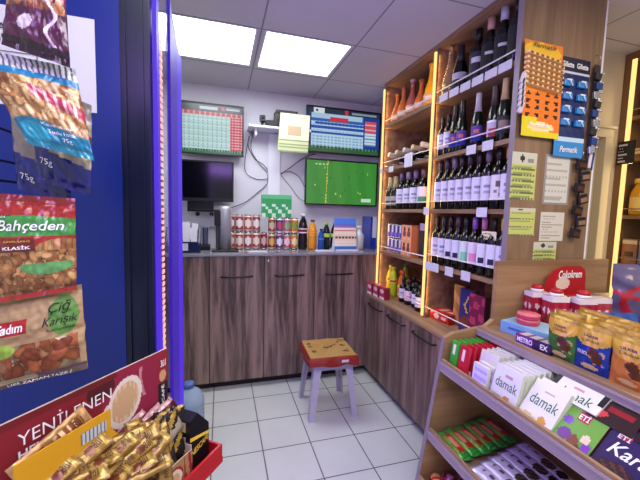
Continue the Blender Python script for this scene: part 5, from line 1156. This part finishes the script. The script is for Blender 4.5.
def sachet(label, a, f, z, rz, tilt, art=goldart, L_=.135, w_=.03, seed=0, txt='NESCAFÉ', grp=GS, th=.006, tm=None):
    T = flatpack('coffee_sachet', label, 'sachet', W(a, f, z), rz+DR, tilt, L_, w_, th, art, grp, 'print_foil', seed, (36, 8))
    if txt: text(T, txt, lambda u, v: Vector(((u-.5)*L_, (v-.5)*w_, th+.0032)), .14, .56, .32, .70, tm or g('ink_brown'), .02); text(T, '3ü1', lambda u, v: Vector(((u-.5)*L_, (v-.5)*w_, th+.0032)), .76, .88, .28, .74, tm or g('ink_brown'), .02)
    return T
sachet('brown and gold coffee sachet sticking up behind the yellow carton lid', -.232, .024, ZT+.195, R(0), (R(72), R(-20)), brownart, .105, .028, 1, 'NESCAFÉ')
rs = random.Random(21); n_ = 0
for row in range(5):
    for j in range(4):
        a = -.25+.034*j+(.012 if row % 2 else 0)+rs.uniform(-.008, .008); f = .040+.014*row
        if a+.05 > -.065+.02*row*0: a -= .02
        sachet('gold coffee sachet in the heap, '+ORD[j]+' from left in the '+['rearmost', 'second', 'third', 'fourth', 'front'][row]+' row', a, f+.004, ZT+.142-.011*row+rs.uniform(-.008, .008)+.006*(j % 2), R(rs.uniform(-34, 24)), (R(28+rs.uniform(-22, 22)), R(-9+rs.uniform(-20, 12))), goldart, .095, .027, 100+n_); n_ += 1
for i in range(4):
    sachet('gold coffee sachet standing almost upright against the brown carton, '+ORD[i]+' from the card', -.118+.006*i, .052+.013*i, ZT+.118-.006*i, R(60+rs.uniform(-15, 15)), (R(rs.uniform(-10, 10)), R(-62+rs.uniform(-8, 8))), goldart, .09, .026, 130+i)
for i in range(5):
    sachet('dark red coffee sachet between the picture card and the grey flap, '+ORD[i]+' from left', -.105+.017*i, .016+.004*(i % 2), ZT+.128-.002*i, R(rs.uniform(-8, 8)), (R(50), R(-12+rs.uniform(-8, 5))), lambda u, v: hx('#4a1018') if v < .6 else hx('#6a1c28') if u < .6 else hx('#b89090'), .085, .026, 140+i, None, 'dark red coffee sachets in the display')
for i in range(8):
    sachet('glossy dark and gold sachet standing in the brown carton, '+ORD[i]+' from left', -.092+.008*i, .050+.012*(i % 3), ZT+.098+.006*(i % 2), R(65+rs.uniform(-25, 25)), (R(rs.uniform(-14, 14)), R(-66+rs.uniform(-10, 8))), lambda u, v: hx('#1c1412') if int(u*6+v*2) % 3 else hx('#a08038'), .085, .026, 160+i, None, 'dark and gold upright sachets in the display')
def cupart(u, v):
    if inell(u, v, .40, .50, .24, .30) < 1: return hx('#c8a078') if inell(u, v, .40, .50, .15, .2) < 1 else hx('#d8c8b8')
    if inell(u, v, .40, .50, .29, .38) < 1 or (u > .70 and abs((u*9+v) % 2-1) < .45): return hx('#8e1c22')
    return hx('#a07a50')
T = thing('coffee_carton', 'open brown cardboard carton with a cup picture holding dark sachets', 'carton', W(-.075, .074, ZT+.0125), DR)
m = MB(); m.quadart((-.036, -.0265, 0), (.072, 0, 0), (0, 0, .062), 34, 26, cupart, g('print_paper')); m.box((0, -.0252, .031), (.072, .002, .062), g('card_edge')); m.box((.035, 0, .035), (.002, .050, .07), g('card_edge')); m.box((-.035, 0, .05), (.002, .050, .10), g('card_edge')); m.box((0, .0252, .05), (.072, .002, .10), g('card_edge')); m.box((0, 0, .001), (.07, .05, .002), g('card_edge'))
m.build('body', T)
m = MB(); m.grid(lambda u, v: Vector((-.060+.095*u, .024-.030*v, .085+.042*u+.006*math.sin(PI*v)-.022*v)), 10, 8, lambda u, v: hx('#857a6a'), g('print_paper')); o = m.build('flap', T); md = o.modifiers.new('solid', 'SOLIDIFY'); md.thickness = .0012
T = thing('coffee_box', 'black coffee box with angled top and gold lettering at the right of the display', 'box', W(-.008, .076, ZT+.0125), DR)
m = MB(); ol = [(-.031, 0), (.024, 0), (.024, .082), (-.008, .120), (-.031, .114)]; m.prism(ol, 'Y', -.018, .018, g('black_plastic')); m.quadart((-.0316, .018, .004), (0, -.036, 0), (0, 0, .106), 8, 22, lambda u, v: hx('#b8a880') if .2 < u < .8 and (v*4) % 1 > .35 else hx('#141214'), g('print_gloss')); m.build('carton', T)
m = MB(); m.poly([(-.030, -.0186, .072), (.024, -.0186, .060), (.024, -.0186, .066), (-.030, -.0186, .080)], g('ink_gold')); m.build('gold_band', T)
V_, F_, _ = textdata('NESCAFÉ', .02, 0); mm = MB(); n = mm.add([Vector((-.027+.048*x, -.0192, .040+.010*x+.015*y)) for x, y in V_]); [mm.face([n+i for i in f], g('ink_gold')) for f in F_]; mm.build('lettering', T)
